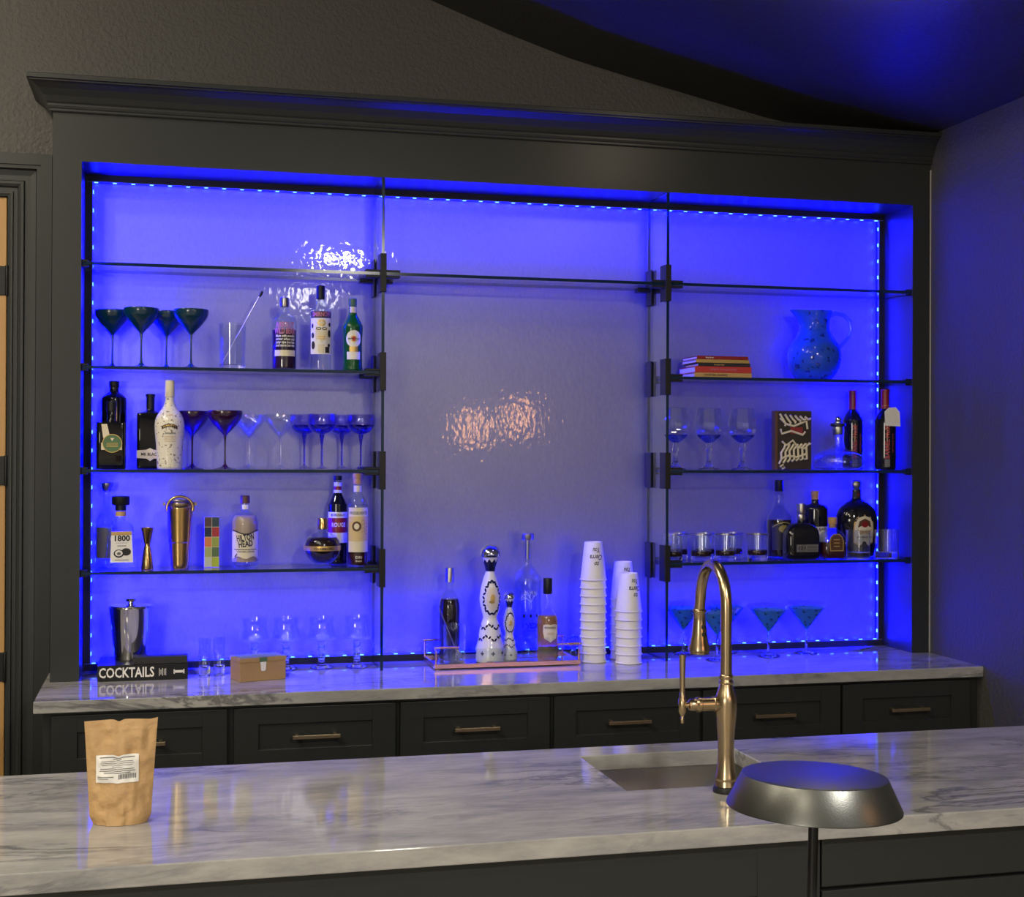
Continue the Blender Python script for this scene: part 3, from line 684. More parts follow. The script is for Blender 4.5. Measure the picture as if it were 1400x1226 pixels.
# plum and clear martini glasses, violet coupes
p1 = stem_glass('martini_glass', 'dark plum martini glass in front, beside the clear ones', 'martini glass', (.453, .075, SHZ['C']), bowl, stem, foot, [M['plum']]*3, 'plum martini glasses')
dup(p1, (.349, .168, SHZ['C']), 'dark plum martini glass half hidden by the white speckled bottle')
c1 = stem_glass('martini_glass', 'clear martini glass beside the front plum martini glass', 'martini glass', (.537, .174, SHZ['C']), [(r*.97, z*.95) for r, z in bowl], [(r*.8, z*.95) for r, z in stem], [(r*.95, z*.95) for r, z in foot], [M['clear'], M['solid'], M['clear']], 'clear martini glasses')
dup(c1, (.634, .075, SHZ['C']), 'clear martini glass beside the violet coupes')
cb = smooth_prof([(.004, .117), (.012, .1185), (.030, .126), (.044, .139), (.0505, .156), (.0515, .168), (.0485, .186)], 4)
cbowl = cb+[(r-.0014, z+.001) for r, z in cb[::-1] if r > .006 and z < .150]
cstem = [(.0036, .012), (.0036, .05), (.0034, .080), (.0055, .100), (.0085, .117)]
cfoot = [(.034, 0), (.0345, .001), (.022, .0032), (.010, .0075), (.0044, .0135)]
q1 = stem_glass('coupe_glass', 'violet coupe glass in front, next to the partition', 'coupe glass', (.905, .087, SHZ['C']), cbowl, cstem, cfoot, [M['blueg'], M['solidb'], M['blueg']], 'violet coupe glasses')
turned(q1, 'bowl_base', [(.004, .1185), (.012, .1198), (.029, .1272), (.042, .1395), (.047, .150), (.030, .139), (.0003, .134)], M['solidb'], 36, sharp=60)
dup(q1, (.772, .075, SHZ['C']), 'violet coupe glass in front, second from the partition')
dup(q1, (.852, .180, SHZ['C']), 'violet coupe glass set back between the two front coupes')
dup(q1, (.723, .176, SHZ['C']), 'violet coupe glass set back, overlapping a clear martini glass')

# ------------------------------------------------------------------ shelf D, door side
def trap_bottle(label, loc, labmat):
    secs = [(.047, .036, .010, 0), (.0495, .038, .010, .003), (.0485, .037, .010, .012), (.0385, .029, .010, .140), (.034, .026, .012, .149), (.017, .016, .015, .160), (.0155, .0155, .0155, .168), (.0155, .0155, .0155, .20)]
    t = square_bottle(label, loc, secs, M['clearb'], [(.0165, .192), (.0175, .193), (.0175, .209), (.0265, .210), (.0285, .213), (.0285, .236), (.026, .239), (.022, .2395)], M['black'], capname='stopper', rz=R(8))
    b = MB(); b.loft([(.0168, .174), (.0168, .190)], 24, cap=False); b.build('neck_band', M['tan'], t)
    return t
def on_slope(y0, z0, y1, z1, eps=.0008):
    return lambda x, z: (x, y0+(y1-y0)*(z-z0)/(z1-z0)-eps, z)
t = trap_bottle('clear tapered tequila bottle with black stopper and a coconut on its label', (.122, .078, SHZ['D']), None)
sf = on_slope(-.037, .012, -.029, .140); sf2 = on_slope(-.037, .012, -.029, .140, .0014); sf3 = on_slope(-.037, .012, -.029, .140, .002)
b = MB(); b.grid(lambda u, v: sf((u*2-1)*(.036-.004*v), .026+.100*v), 4, 4, 0); b.grid(lambda u, v: sf2((u*2-1)*(.0325-.001*v), .114+.012*v), 4, 2, 1)
b.text('1800', .025, sf2, 2, 0, .103, .048, bold=.0009); rect(sf2, -.018, .018, .0885, .0895, b, 3, 4, 1); b.text('coconut', .008, sf2, 3, 0, .080, .028)
b.fan(oval(-.009, .055, .016, .013), sf2, 2); b.fan(oval(-.009, .056, .012, .0095), sf3, 0); b.fan(oval(-.009, .055, .006, .005), on_slope(-.037, .012, -.029, .140, .0026), 3); b.fan(oval(.014, .060, .015, .012), sf2, 2); rect(sf2, -.022, .022, .033, .035, b, 3, 4, 1)
b.build('label', [M['paper'], M['tan'], M['ink'], M['inkgrey']], t)
t = bottle('thin-necked clear bottle half hidden behind the tapered tequila bottle', (.074, .190, SHZ['D']), [(.033, 0), (.036, .003), (.036, .145), (.030, .165), (.014, .19), (.0105, .20), (.0105, .262)], M['clearb'], [(.0115, .252), (.0190, .268), (.0190, .279), (.017, .281)], M['pewter'], 28)
b = MB(); rect(on_lathe([(.036, 0), (.036, .2)]), -.040, .020, .03, .135, b, 0); b.build('label', M['inkgrey'], t)
t = thing('jigger', 'small hourglass gold jigger between tequila bottle and gold shaker', 'jigger', (.206, .075, SHZ['D']))
jp = [(.0195, 0), (.0200, .002), (.0165, .035), (.0105, .072), (.0085, .080), (.0105, .088), (.0200, .133), (.0205, .136), (.0190, .136), (.0095, .092), (.0003, .090)]
turned(t, 'cups', jp, M['gold'], 32)
t = thing('cocktail_shaker', 'gold cocktail shaker with a strainer set on top', 'shaker', (.309, .10, SHZ['D']))
turned(t, 'tin', [(.0290, 0), (.0300, .002), (.0305, .010), (.0345, .085), (.0365, .087), (.0425, .195), (.0440, .196), (.0440, .200), (.0400, .200), (.0340, .09), (.0003, .085)], M['gold'], 40)
st = MB().loft([(.030, .2005), (.047, .2006), (.0485, .203), (.0485, .217), (.046, .219), (.030, .2195), (.0003, .2198)], 36)
st.box(-.054, -.040, -.010, .010, .207, .217); st.box(.040, .054, -.010, .010, .207, .217)
s_ = st.build('strainer', M['bronze'], t)
MB().tube([(.042*math.cos(a), -.050, .200+.038*math.sin(a)) for a in [PI*(-.08+1.16*i/20) for i in range(21)]], .0045, 10).build('strainer_handle', M['gold'], s_)
MB().tube([(.030*math.cos(2*PI*i/24), .0+.030*math.sin(2*PI*i/24), .2235) for i in range(24)], .0042, 8, closed=True).build('strainer_coil', M['pewter'], s_)
t = thing('card_box', 'slim box printed with a grid of coloured squares', 'box', (.413, .13, SHZ['D']))
MB().box(-.0245, .0245, -.012, .012, 0, .167).build('carton', M['cream'], t, .0008)
cols = [((.10, .05, .06), (.03, .06, .09)), ((.012, .02, .05), (.42, .03, .04)), ((.80, .25, .07), (.36, .42, .08)), ((.45, .50, .17), (.10, .17, .07)), ((.62, .66, .55), (.40, .50, .05))]
b = MB(); ms = []
for r_ in range(5):
    for c_ in range(2):
        ms.append(pbr('swatch', cols[r_][c_], .5)); z1 = .1665-r_*.0333; rect(on_flat(-.012), -.0240+c_*.0248, -.0008+c_*.0248, z1-.0315, z1, b, len(ms)-1, 1, 1)
b.build('printed_face', ms, t)
# cream liqueur with arched name
secs = smooth_prof([(.044, .010), (.0455, .02), (.0455, .13), (.0450, .150), (.038, .170), (.022, .183), (.0145, .190), (.0135, .20), (.0135, .222)], 3)
pr = [(.040, 0), (.0435, .004)]+secs
t = bottle('stout bottle of tan cream liqueur with a wide cream label, alone in its gap', (.521, .11, SHZ['D']), pr, M['clearb'], [(.0140, .212), (.0155, .213), (.0155, .236), (.014, .239)], M['brown'], liquid=(.020, .172), liqmat=M['creamliq'])
sf = on_lathe(pr); sf2 = on_lathe(pr, .0014)
b = MB(); b.grid(lambda u, v: sf(-.052+.104*u, .034+.084*v+(.006*math.cos(2*PI*u) if v > .5 else -.004*math.cos(4*PI*u))), 24, 6, 0)
b.text('HILTON', .028, sf2, 1, -.001, .100, .060, rot=R(7), bold=.0008); b.text('HEAD', .028, sf2, 1, .0, .079, .048, rot=R(7), bold=.0008); rect(sf2, -.042, .042, .0605, .0625, b, 1, 14, 1); b.text('CARAMEL CREAM', .0075, sf2, 2, 0, .054, .060); b.grid(lambda u, v: sf2(-.05+.1*u, .116+.004*v+.006*math.cos(2*PI*u)), 20, 1, 1); b.fan([(-.040, .038), (-.030, .048), (-.028, .046), (-.037, .036)], sf2, 1)
b.build('label', [M['cream'], M['ink'], M['inkgrey']], t)
b = MB(); rect(on_lathe(pr), -.012, .012, .193, .208, b, 0, 8, 1); b.build('neck_band', M['paper'], t)
# round liqueur
rp = [(.030, 0), (.032, .002), (.026, .008)]+smooth_prof([(.026, .010), (.046, .026), (.058, .046), (.0615, .066), (.056, .090), (.038, .108), (.018, .118), (.0135, .124), (.0135, .130)], 4)
t = bottle('round orb-shaped raspberry liqueur bottle with a gold band', (.775, .075, SHZ['D']), rp, M['clearb'], [(.0150, .126), (.0165, .128), (.0165, .160), (.015, .163)], M['gold'], liquid=(.014, .098), liqmat=M['darkliq'], d=.0035)
b = MB(); sf = on_lathe(rp); b.loft([(q+.001, z) for q, z in rp if .052 < z < .073], 48, cap=False, mat=0); b.text('CHAMBORD', .011, on_lathe(rp, .0018), 1, 0, .063, .070); b.build('band', [M['goldprint'], M['ink']], t)
# dark liqueur behind it
pr = [(.029, 0), (.032, .003)]+smooth_prof([(.0330, .010), (.0330, .19), (.031, .205), (.021, .228), (.0150, .242), (.0130, .252), (.0130, .285)], 3)
t = bottle('dark maroon liqueur bottle with black cap behind the orb-shaped bottle', (.837, .170, SHZ['D']), pr, M['darkglass'], [(.0138, .288), (.0150, .2885), (.0150, .303), (.0135, .304)], M['black'])
sf = on_lathe(pr); sf2 = on_lathe(pr, .0014)
b = MB(); rect(sf, -.045, .045, .075, .180, b, 0); rect(sf2, -.045, .045, .110, .160, b, 1); b.text('BORDEAUX', .011, sf2, 2, -.002, .170, .052); b.text('ROUGE', .020, on_lathe(pr, .002), 0, 0, .136, .05); b.build('label', [M['paper'], M['crimson'], M['ink']], t)
b = MB(); rect(sf, -.020, .020, .245, .255, b, 0, 8, 1); rect(sf, -.018, .018, .255, .268, b, 1, 8, 1); rect(sf, -.018, .018, .268, .282, b, 0, 8, 1); b.build('neck_band', [M['paper'], M['crimson']], t)
pr = [(.031, 0), (.035, .003)]+smooth_prof([(.0362, .010), (.0362, .19), (.034, .205), (.024, .228), (.0155, .243), (.0130, .254), (.0130, .290)], 3)
t = bottle('corked brandy bottle with a cream picture label against the partition', (.896, .095, SHZ['D']), pr, M['clearb'], [(.0130, .275), (.0150, .277), (.0150, .296), (.0165, .297), (.0165, .311), (.015, .313)], M['cork'], liquid=(.005, .048), liqmat=M['redliq'], capname='cork')
sf = on_lathe(pr); sf2 = on_lathe(pr, .0014); sf3 = on_lathe(pr, .002)
b = MB(); rect(sf, -.040, .040, .048, .198, b, 0); rect(sf2, -.040, .040, .085, .168, b, 3); b.text('PRESIDENTE', .014, sf2, 1, 0, .179, .068)
b.fan(oval(-.008, .135, .016, .017), sf3, 2); b.fan(oval(-.008, .135, .009, .010), on_lathe(pr, .0026), 0)
for i in range(4): b.grid(lambda u, v: sf3(.008+.026*u, .112+i*.012+.006*math.sin(u*6)+.003*v), 10, 1, 4)
b.build('label', [M['cream'], M['inkgrey'], M['brown'], pbr('label_buff', (.66, .50, .24), .6), M['tan']], t)
b = MB(); rect(sf, -.020, .020, .250, .272, b, 0, 10, 2); b.build('neck_band', M['cream'], t)
b = MB(); b.text('DRI', .012, sf2, 0, 0, .030, .022); b.text('Brandy', .007, sf2, 0, 0, .018, .022); b.build('lettering', M['cream'], t)

# ------------------------------------------------------------------ worktop, door side
def book(label, loc, w_, d_, h_, cov, group=None, rz=0, name='book', title=None):
    t = thing(name, label, 'book', loc, rz, group)
    c_ = MB(); c_.box(-w_/2, w_/2, 0, d_, 0, .0022); c_.box(-w_/2, w_/2, 0, d_, h_-.0022, h_); c_.box(-w_/2, w_/2, -.0010, .0022, 0, h_)
    c_.build('cover', cov, t, .0006)
    MB().box(-w_/2+.003, w_/2-.003, .0023, d_-.003, .0023, h_-.0023).build('pages', M['cream'], t)
    if title:
        b = MB(); ms = []
        for (tx, sz, x, wd, mt) in title:
            if mt not in ms: ms.append(mt)
            b.text(tx, sz, on_flat(-.0010, .0005), ms.index(mt), x, h_/2, wd)
        b.build('lettering', [M[m] for m in ms], t)
    return t
bk = book('thick black book titled COCKTAILS lying under the ice bucket', (.196, -.025, CZ), .279, .20, .050, M['black'], title=[('COCKTAILS', .044, -.050, .170, 'paper')])
b = MB()
for dx, hh in ((.050, .024), (.055, .016), (.060, .024), (.065, .020), (.070, .022)): rect(on_flat(-.001, .0005), dx, dx+.0016, .025-hh/2, .025+hh/2, b, 0, 1, 1)
rect(on_flat(-.001, .0005), .097, .127, .021, .029, b, 0, 1, 1); rect(on_flat(-.001, .0005), .095, .099, .018, .032, b, 0, 1, 1); rect(on_flat(-.001, .0005), .125, .129, .018, .032, b, 0, 1, 1); b.build('printed_mark', M['paper'], bk)
book('small black book lying on top of the thick cocktail book', (.250, -.018, CZ+.0506), .172, .058, .022, M['ink'])
t = thing('ice_bucket', 'polished chrome ice bucket with a knobbed lid on the cocktail book', 'ice bucket', (.155, .106, CZ+.0506))
bp_ = [(.050, 0), (.0515, .002), (.0515, .006), (.070, .168), (.071, .169), (.071, .172), (.068, .173)]
turned(t, 'bucket', bp_, M['chrome'], 48)
turned(t, 'lid', [(.0675, .1731), (.067, .176), (.03, .180), (.010, .181), (.008, .186), (.016, .189), (.017, .193), (.014, .197), (.0001, .198)], M['chrome'], 40)
t1 = tumbler('shooter_glass', 'tall clear shooter glass beside the cocktail book', 'shot glass', (.389, .02, CZ), .0205, .125, 'tall shooter glasses', base=.032, n=32, r0=.0185)
dup(t1, (.436, .035, CZ), 'tall clear shooter glass beside the kraft box')
# kraft box with a paper seal
t = thing('kraft_box', 'small brown kraft gift box with a green and white paper seal', 'box', (.555, -.070, CZ), R(17))
MB().box(-.077, .077, -.045, .045, 0, .060).build('box', M['boxkraft'], t, .001)
MB().box(-.0785, .0785, -.0465, .0465, .0602, .074).build('lid', M['boxkraft'], t, .001)
b = MB(); rect(on_flat(-.0465), -.013, .013, .060, .0745, b, 0, 1, 1); b.fan([(-.010, .060), (.010, .060), (.008, .034), (.005, .031), (-.005, .031), (-.008, .034)], on_flat(-.0472), 1, 1); b.add([(-.070, -.040, .0745), (.070, -.040, .0745), (.070, .040, .0745), (-.070, .040, .0745)], [(0, 1, 2, 3)], 2)
b.build('paper_seal', [M['greenlab'], M['paper'], pbr('printed_lid', (.22, .27, .20), .5, vary=.4)], t)
# thick-stemmed goblets
gb = smooth_prof([(.012, .088), (.022, .092), (.046, .098), (.051, .106), (.0475, .116), (.043, .135), (.041, .155), (.0425, .172)], 3)
gbowl = gb+[(r-.002, z+.002) for r, z in gb[::-1] if r > .02]
gstem = [(.018, .009), (.0115, .016), (.0105, .03), (.013, .036), (.0105, .042), (.0108, .06), (.0135, .066), (.0108, .072), (.0125, .089)]
gfoot = [(.038, 0), (.039, .0025), (.034, .005), (.016, .0095)]
g1 = stem_glass('margarita_glass', 'clear thick-stemmed margarita glass behind the kraft box', 'margarita glass', (.554, .105, CZ), gbowl, gstem, gfoot, [M['clear'], M['solid'], M['solid']], 'thick-stemmed margarita glasses')
dup(g1, (.658, .105, CZ), 'clear thick-stemmed margarita glass, second along from the kraft box')
dup(g1, (.777, .105, CZ), 'clear thick-stemmed margarita glass, second from the glass partition')
dup(g1, (.897, .105, CZ), 'clear thick-stemmed margarita glass next to the glass partition')

# ------------------------------------------------------------------ drinks tray
TX0, TX1, TY0, TY1 = 1.142, 1.655, -.020, .200
t = thing('serving_tray', 'rose gold serving tray with clear glass sides and tube handles', 'tray', (TX0, TY0, CZ)); TW, TD = TX1-TX0, TY1-TY0
b = MB()
for y0, y1 in ((0, .008), (TD-.008, TD)): b.box(0, TW, y0, y1, .003, .018)
for x0, x1 in ((0, .008), (TW-.008, TW)): b.box(x0, x1, .008, TD-.008, .003, .018)
for x in (.012, TW-.012):
    for y in (.012, TD-.012): b.box(x-.008, x+.008, y-.008, y+.008, 0, .003)
b.build('tray_frame', M['rose'], t, .001)
MB().box(.008, TW-.008, .008, TD-.008, .006, .010).build('tray_floor', M['mirror'] if 'mirror' in M else M['chrome'], t)
for x, sx in ((.006, 1), (TW-.006, -1)):
    for y in (.006, TD-.006):
        b = MB().tube([(x, y, .018), (x, y, .0745)], .0045, 12); b.tube([(x-sx*.008, y, .073), (x+sx*.078, y, .073)], .0055, 14); b.build('handle', M['rose'], t)
for y in (.0035, TD-.0055):
    b = MB(); glass_box(b, .012, TW-.012, y, y+.002, .018, .066, 'z'); b.build('glass_side', [M['shelf'], M['shelf']], t)
TZ = CZ+.0106
# tall dark bottle
pr = [(.033, 0), (.037, .003)]+smooth_prof([(.0385, .010), (.0385, .16), (.0370, .195), (.030, .218), (.018, .236), (.0140, .246), (.0135, .26), (.0135, .285)], 3)
t = bottle('tall dark rum bottle with grey capsule at the rear of the tray', (1.222, .128, TZ), pr, M['clearb'], [(.0145, .270), (.0155, .271), (.0150, .318), (.0145, .320)], M['pewter'], liquid=(.004, .212), liqmat=M['darkliq'])
b = MB(); sf = on_lathe(pr)
for i in range(7): b.tube([sf(.006+.0*i, .105), sf(-.012+.006*i, .118+.004*(i % 2)), sf(-.018+.008*i, .135-.003*abs(i-3))], .0009, 6)
b.build('printed_mark', M['inkgrey'], t)
t = tumbler('tumbler', 'clear straight tumbler holding a bar spoon on the tray', 'tumbler', (1.222, .035, TZ), .040, .135, base=.012, n=40)
s = thing('bar_spoon', 'thin silver bar spoon leaning in the tumbler on the tray', 'spoon', (1.240, .035, TZ+.0145))
MB().tube([(.0, 0, .0), (-.075, -.012, .178)], .0022, 10).build('handle', M['pewter'], s)
bs_ = MB().loft([(.0001, -.014), (.007, -.010), (.009, 0), (.006, .012), (.002, .018)], 16); bs_.v = [(x, y*.35, z) for x, y, z in bs_.v]; bs_.build('bowl', M['pewter'], s, loc=(.0002, 0, .0145)).rotation_euler = (0, R(-22), 0)
# painted ceramic decanters
CA = [(.047, 0), (.0495, .004), (.050, .030), (.0490, .050), (.0425, .072), (.0395, .095), (.0330, .125), (.0255, .147), (.0265, .160), (.0320, .180), (.0365, .205), (.0370, .220), (.0340, .245), (.0290, .268), (.0220, .292), (.0165, .306), (.0150, .312), (.0190, .330), (.0245, .348), (.0285, .360)]
def ceramic(label, loc, k):
    pr = smooth_prof([(r*k, z*k) for r, z in CA], 3)
    t = thing('ceramic_decanter', label, 'decanter', loc, 0, 'painted ceramic tequila decanters')
    turned(t, 'body', pr, M['white'], 48, sharp=60)
    dome = [(.0285, .3605), (.0365, .362), (.0370, .366), (.0340, .368)]+[(.0355*math.cos(a), .368+.0345*math.sin(a)) for a in [PI/2*i/8 for i in range(8)]]+[(.0001, .4025)]
    turned(t, 'stopper', [(r*k, z*k) for r, z in dome], M['chrome'], 36)
    sf = on_lathe(pr, .0007*k+.0002); S = lambda x, z: sf(x*k, z*k); sg = on_lathe(pr, .0015*k+.0003); S2 = lambda x, z: sg(x*k, z*k)
    b = MB()
    # zigzag collar
    def collar(u, v):
        a = 2*PI*u; top = .354-.012*abs(((u*9) % 1)*2-1)*1.0; z = (.311+(top-.311)*v)*k; r = math.hypot(*sf(0, z)[:2]); return (r*math.sin(a), -r*math.cos(a), z)
    b.grid(collar, 90, 5, 0)
    # leaf wreath round the oval
    def leaf(cx, cz, ang, l=.0085, w=.0038): b.fan([(cx+l*math.cos(q)*math.cos(ang)-w*math.sin(q)*math.sin(ang), cz+l*math.cos(q)*math.sin(ang)+w*math.sin(q)*math.cos(ang)) for q in [2*PI*i/10 for i in range(10)]], S, 0, 1)
    for i in range(26):
        a = 2*PI*i/26; leaf(.033*math.cos(a)*(1 if math.sin(a) < 0 else 1-.35*math.sin(a)), .222+.056*math.sin(a), a+PI/2+(.7 if i % 2 else -.7), .0072, .0036)
    for z, nn, R_ in ((.122, 22, .0335), (.084, 24, .041)):
        for i in range(nn):
            u = (i/nn-.5)*2*PI*R_; leaf(u, z+.007*math.cos(i*PI/2.5), (.8 if i % 2 else -.8), .0068, .0034)
    for i in range(8):
        u = (i/8-.5)*2*PI*.050
        for dx, dz in ((.004, 0), (-.004, 0), (0, .004), (0, -.004)): leaf(u+dx, .032+dz, 0 if dx else PI/2, .0034, .0022)
    b.build('painted_leaves', M['navy'], t)
    b = MB(); b.fan(oval(0, .218, .021, .040), S, 0); b.build('medallion', M['cream'], t)
    b = MB(); b.fan(oval(.001, .222, .0085, .013, 9), S2, 0, 1); b.fan(oval(-.002, .208, .011, .006, 7), S2, 0, 1); b.build('gilt_emblem', M['goldprint'], t)
    return t
ceramic('large white ceramic decanter painted with navy leaves and a chrome dome stopper', (1.352, .064, TZ), 1.0)
ceramic('small white ceramic decanter painted with navy leaves beside the large one', (1.428, .095, TZ), .585)
t = bottle('tall clear etched bottle with steel stopper behind the white ceramic decanters', (1.503, .135, TZ), [(.045, 0), (.049, .003)]+smooth_prof([(.0505, .010), (.0505, .20), (.0505, .262), (.046, .285), (.030, .305), (.017, .322), (.0145, .335), (.0145, .40)], 3), M['clearb'],
     [(.0085, .345), (.0085, .412), (.0215, .4135), (.0225, .416), (.0225, .433), (.021, .435)], M['pewter'], capname='stopper', liquid=(.006, .270), liqmat=thin_glass('clear_liquor', (.80, .85, .97), ior=1.12))
pr = [(.0505, 0), (.0505, .3)]; sf = on_lathe(pr); b = MB()
def branch(x, z, a, l, k):
    x2, z2 = x+l*math.sin(a), z+l*math.cos(a); b.tube([sf(x, z), sf((x+x2)/2+.001*k, (z+z2)/2), sf(x2, z2)], .0006, 5)
    if k:
        for q in (-.75, -.2, .45): branch(x2, z2, a+q+rnd.uniform(-.15, .15), l*.72, k-1)
branch(0, .172, 0, .026, 3)
for i in range(3): b.fan(oval(-.024+.024*i, .150, .005, .007, 10), sf, 1, 1)
b.text('UVEDO', .026, sf, 1, .004, .115, .066, bold=.0008); rect(sf, -.03, .03, .096, .0975, b, 1, 8, 1)
b.build('etching', [pbr('etched_lines', (.50, .53, .78), .5), M['navy']], t)
pr = [(.034, 0), (.038, .003)]+smooth_prof([(.0395, .010), (.0395, .125), (.038, .145), (.031, .165), (.019, .182), (.0150, .195), (.0165, .215), (.0145, .235), (.0140, .245)], 3)
t = bottle('amber whisky bottle with black cap and shield label at the tray end', (1.549, .031, TZ), pr, M['clearb'], [(.0150, .232), (.0160, .234), (.0155, .284), (.0145, .286)], M['black'], liquid=(.005, .158), liqmat=M['whisky'])
sf = on_lathe(pr); sf2 = on_lathe(pr, .0014); b = MB()
b.fan([(-.026, .128), (-.012, .131), (0, .128), (.012, .131), (.026, .128), (.027, .105), (.022, .082), (.0, .068), (-.022, .082), (-.027, .105)], sf, 0); b.text('POWERS', .0105, sf2, 1, 0, .118, .042); b.text('GOLD', .009, sf2, 2, 0, .098, .024)
b.grid(lambda u, v: sf(-.048+.096*u, .030+.024*v), 16, 2, 3); b.build('label', [M['cream'], M['ink'], M['tan'], pbr('taupe_label', (.13, .10, .06), .5)], t)
t = thing('glass_stopper', 'small cut crystal stopper on the worktop behind the tray end', 'stopper', (1.690, .190, CZ))
MB().loft([(.012, 0), (.014, .004), (.010, .02), (.014, .032), (.020, .042), (.022, .055), (.018, .068), (.007, .074), (.0001, .075)], 10, smooth=False).build('crystal', M['solid'], t)
s = thing('gold_bar_tool', 'slim gold bar tool lying across the tray in front of the decanters', 'bar tool', (1.395, -.003, TZ+.0042))
MB().tube([(-.055, .0, 0), (.03, .0, 0), (.085, .018, 0)], [.0035, .0035, .003], 10).build('shaft', M['gold'], s)
MB().loft([(.0001, -.012), (.0042, -.010), (.0042, .010), (.0001, .012)], 10).build('grip', M['gold'], s, loc=(-.058, 0, .0005)).rotation_euler = (0, R(90), 0)

# ------------------------------------------------------------------ paper cups, turned upside down and stacked
cp = [(.0455, .0020), (.0470, .0008), (.0480, .0028), (.0468, .0050), (.0448, .0052), (.0315, .1330), (.0300, .1350), (.0290, .1335), (.0003, .1325), ]
cpi = [(.0290, .1322), (.0305, .1300), (.0438, .0050)]
def cup_root(loc, label, group, text):
    t = thing('paper_cup', label, 'paper cup', loc, 0, group)
    b = MB(); b.loft([(.0438, .0052), (.0462, .0), (.0478, .0018), (.0476, .0042), (.0452, .0056), (.0318, .1322), (.0306, .1345), (.0290, .1345), (.0286, .1300), (.0003, .1295)], 40, cap=False); b.loft([(.0286, .1296), (.0300, .1290), (.0434, .0052)], 40, cap=False)
    b.build('cup_body', M['cup'], t, sharp=50)
    if text:
        sf = on_lathe([(.0452, .0056), (.0318, .1322)]); b = MB()
        for tx, z, wd in (('You', .108, .024), ('Cierra', .083, .046), ('to', .060, .016)): b.text(tx, .024, sf, 0, .004, z, wd, rot=PI, shear=.35, bold=.0004)
        b.build('handwriting', M['ink'], t)
    return t
ordn = ['topmost', 'second from the top', 'third from the top', 'fourth from the top', 'fifth from the top', 'sixth from the top', 'seventh from the top', 'eighth from the top', 'ninth from the top', 'tenth from the top', 'at the very bottom']
def cups(x, y, n, sp, who, rz=0):
    top = cup_root((x, y, CZ+sp*(n-1)), f'white paper cup, {ordn[0]} of the {who}, with black script', who, True); top.rotation_euler = (0, 0, rz)
    plain = None
    for i in range(1, n):
        lab = f'upside-down white paper cup, {ordn[i] if i < n-1 else ordn[10]} of the {who}'
        z = CZ+sp*(n-1-i)
        if plain is None: plain = cup_root((x, y, z), lab, who, False)
        else: dup(plain, (x, y, z), lab)
cups(1.720, .050, 11, .0285, 'tall stack nearest the tray', R(-4))
cups(1.832, -.008, 7, .0298, 'shorter stack in front', R(14))
cups(1.846, .098, 8, .0300, 'stack behind the shorter one', R(2))

# ------------------------------------------------------------------ books and pitcher, plain-wall side
x0 = 2.198; z = SHZ['B']; gB = 'books stacked on the shelf'
for lab, w_, h_, mt, dx, d_, tt in (('tan paperback at the bottom of the shelf stack', .219, .016, 'tan', 0, .160, [('COCKTAIL CLASSICS', .010, -.03, .09, 'ink')]),
    ('thick bright red book under the black one in the shelf stack', .216, .022, 'red', 0, .165, [('SPIRITS COLLECTION', .009, 0, .10, 'pink')]),
    ('thin black book in the middle of the shelf stack', .198, .012, 'ink', .004, .140, [('home bar', .007, -.02, .04, 'tan')]),
    ('thin ochre book second from the top of the shelf stack', .205, .012, 'goldprint', -.002, .145, None),
    ('thin dark red book on top of the shelf stack', .196, .012, 'crimson', -.003, .150, [('Party Drinks', .007, -.05, .03, 'paper')])):
    book(lab, (x0+dx, .030, z), w_, d_, h_, M[mt], gB, title=tt); z += h_+.0005
t = thing('glass_pitcher', 'round blue art glass pitcher with dark flecks and a clear looped handle', 'pitcher', (2.598, .125, SHZ['B']))
pp = smooth_prof([(.050, 0), (.068, .008), (.092, .045), (.1000, .085), (.0930, .125), (.074, .155), (.0600, .180), (.0555, .200), (.0580, .225), (.0660, .250), (.0675, .256)], 4)
pv = MB().loft(pp+[(r-.004, z) for r, z in pp[::-1] if z > .03], 44)
def spout(v):
    x, y, z = v
    if z > .2 and x < 0:
        k = ((z-.2)/.056)**1.5*max(0, -x/math.hypot(x, y)-.55)/.45; return (x-.028*k, y*(1-.3*k), z+.004*k)
    return v
pv.v = [spout(v) for v in pv.v]; pv.build('jug', M['pitcher'], t, sharp=60)
MB().tube([(.058, 0, .238), (.085, 0, .252), (.120, 0, .246), (.147, 0, .222), (.150, 0, .19), (.137, 0, .16), (.115, 0, .137), (.094, 0, .118)], [.008, .0085, .008, .0075, .007, .007, .0075, .009], 14).build('handle', M['handleglass'], t)

# ------------------------------------------------------------------ shelf C, plain-wall side
rb = smooth_prof([(.010, .097), (.024, .106), (.044, .126), (.0530, .152), (.0530, .175), (.0480, .202), (.0440, .222)], 4)
rbowl = rb+[(r-.0018, z+.002) for r, z in rb[::-1] if r > .014]
rstem = [(.022, .006), (.014, .020), (.0085, .034), (.0080, .060), (.0120, .070), (.0135, .076), (.0100, .082), (.0100, .099)]
rfoot = [(.039, 0), (.040, .0025), (.034, .0045), (.02, .0065)]
def facet_glass(loc, label):
    t = thing('goblet', label, 'goblet', loc, 0, 'faceted goblets')
    MB().loft(rbowl, 16).build('bowl', M['clear'], t, sharp=14); MB().loft(rb[:9]+[(.0003, .121)], 16).build('bowl_base', M['solidc'], t, sharp=14); MB().loft(rstem, 8).build('stem', M['solid'], t, sharp=20); MB().loft(rfoot, 24).build('foot', M['solid'], t)
    return t
r1 = facet_glass((2.044, .10, SHZ['C']), 'clear faceted goblet partly behind the glass partition')
dup(r1, (2.172, .10, SHZ['C']), 'clear faceted goblet in the middle of the three'); dup(r1, (2.303, .10, SHZ['C']), 'clear faceted goblet nearest the carved brown block')
t = thing('carved_block', 'upright brown wooden block covered with pale raised strokes and one red patch', 'wall art', (2.496, .085, SHZ['C']), R(-6))
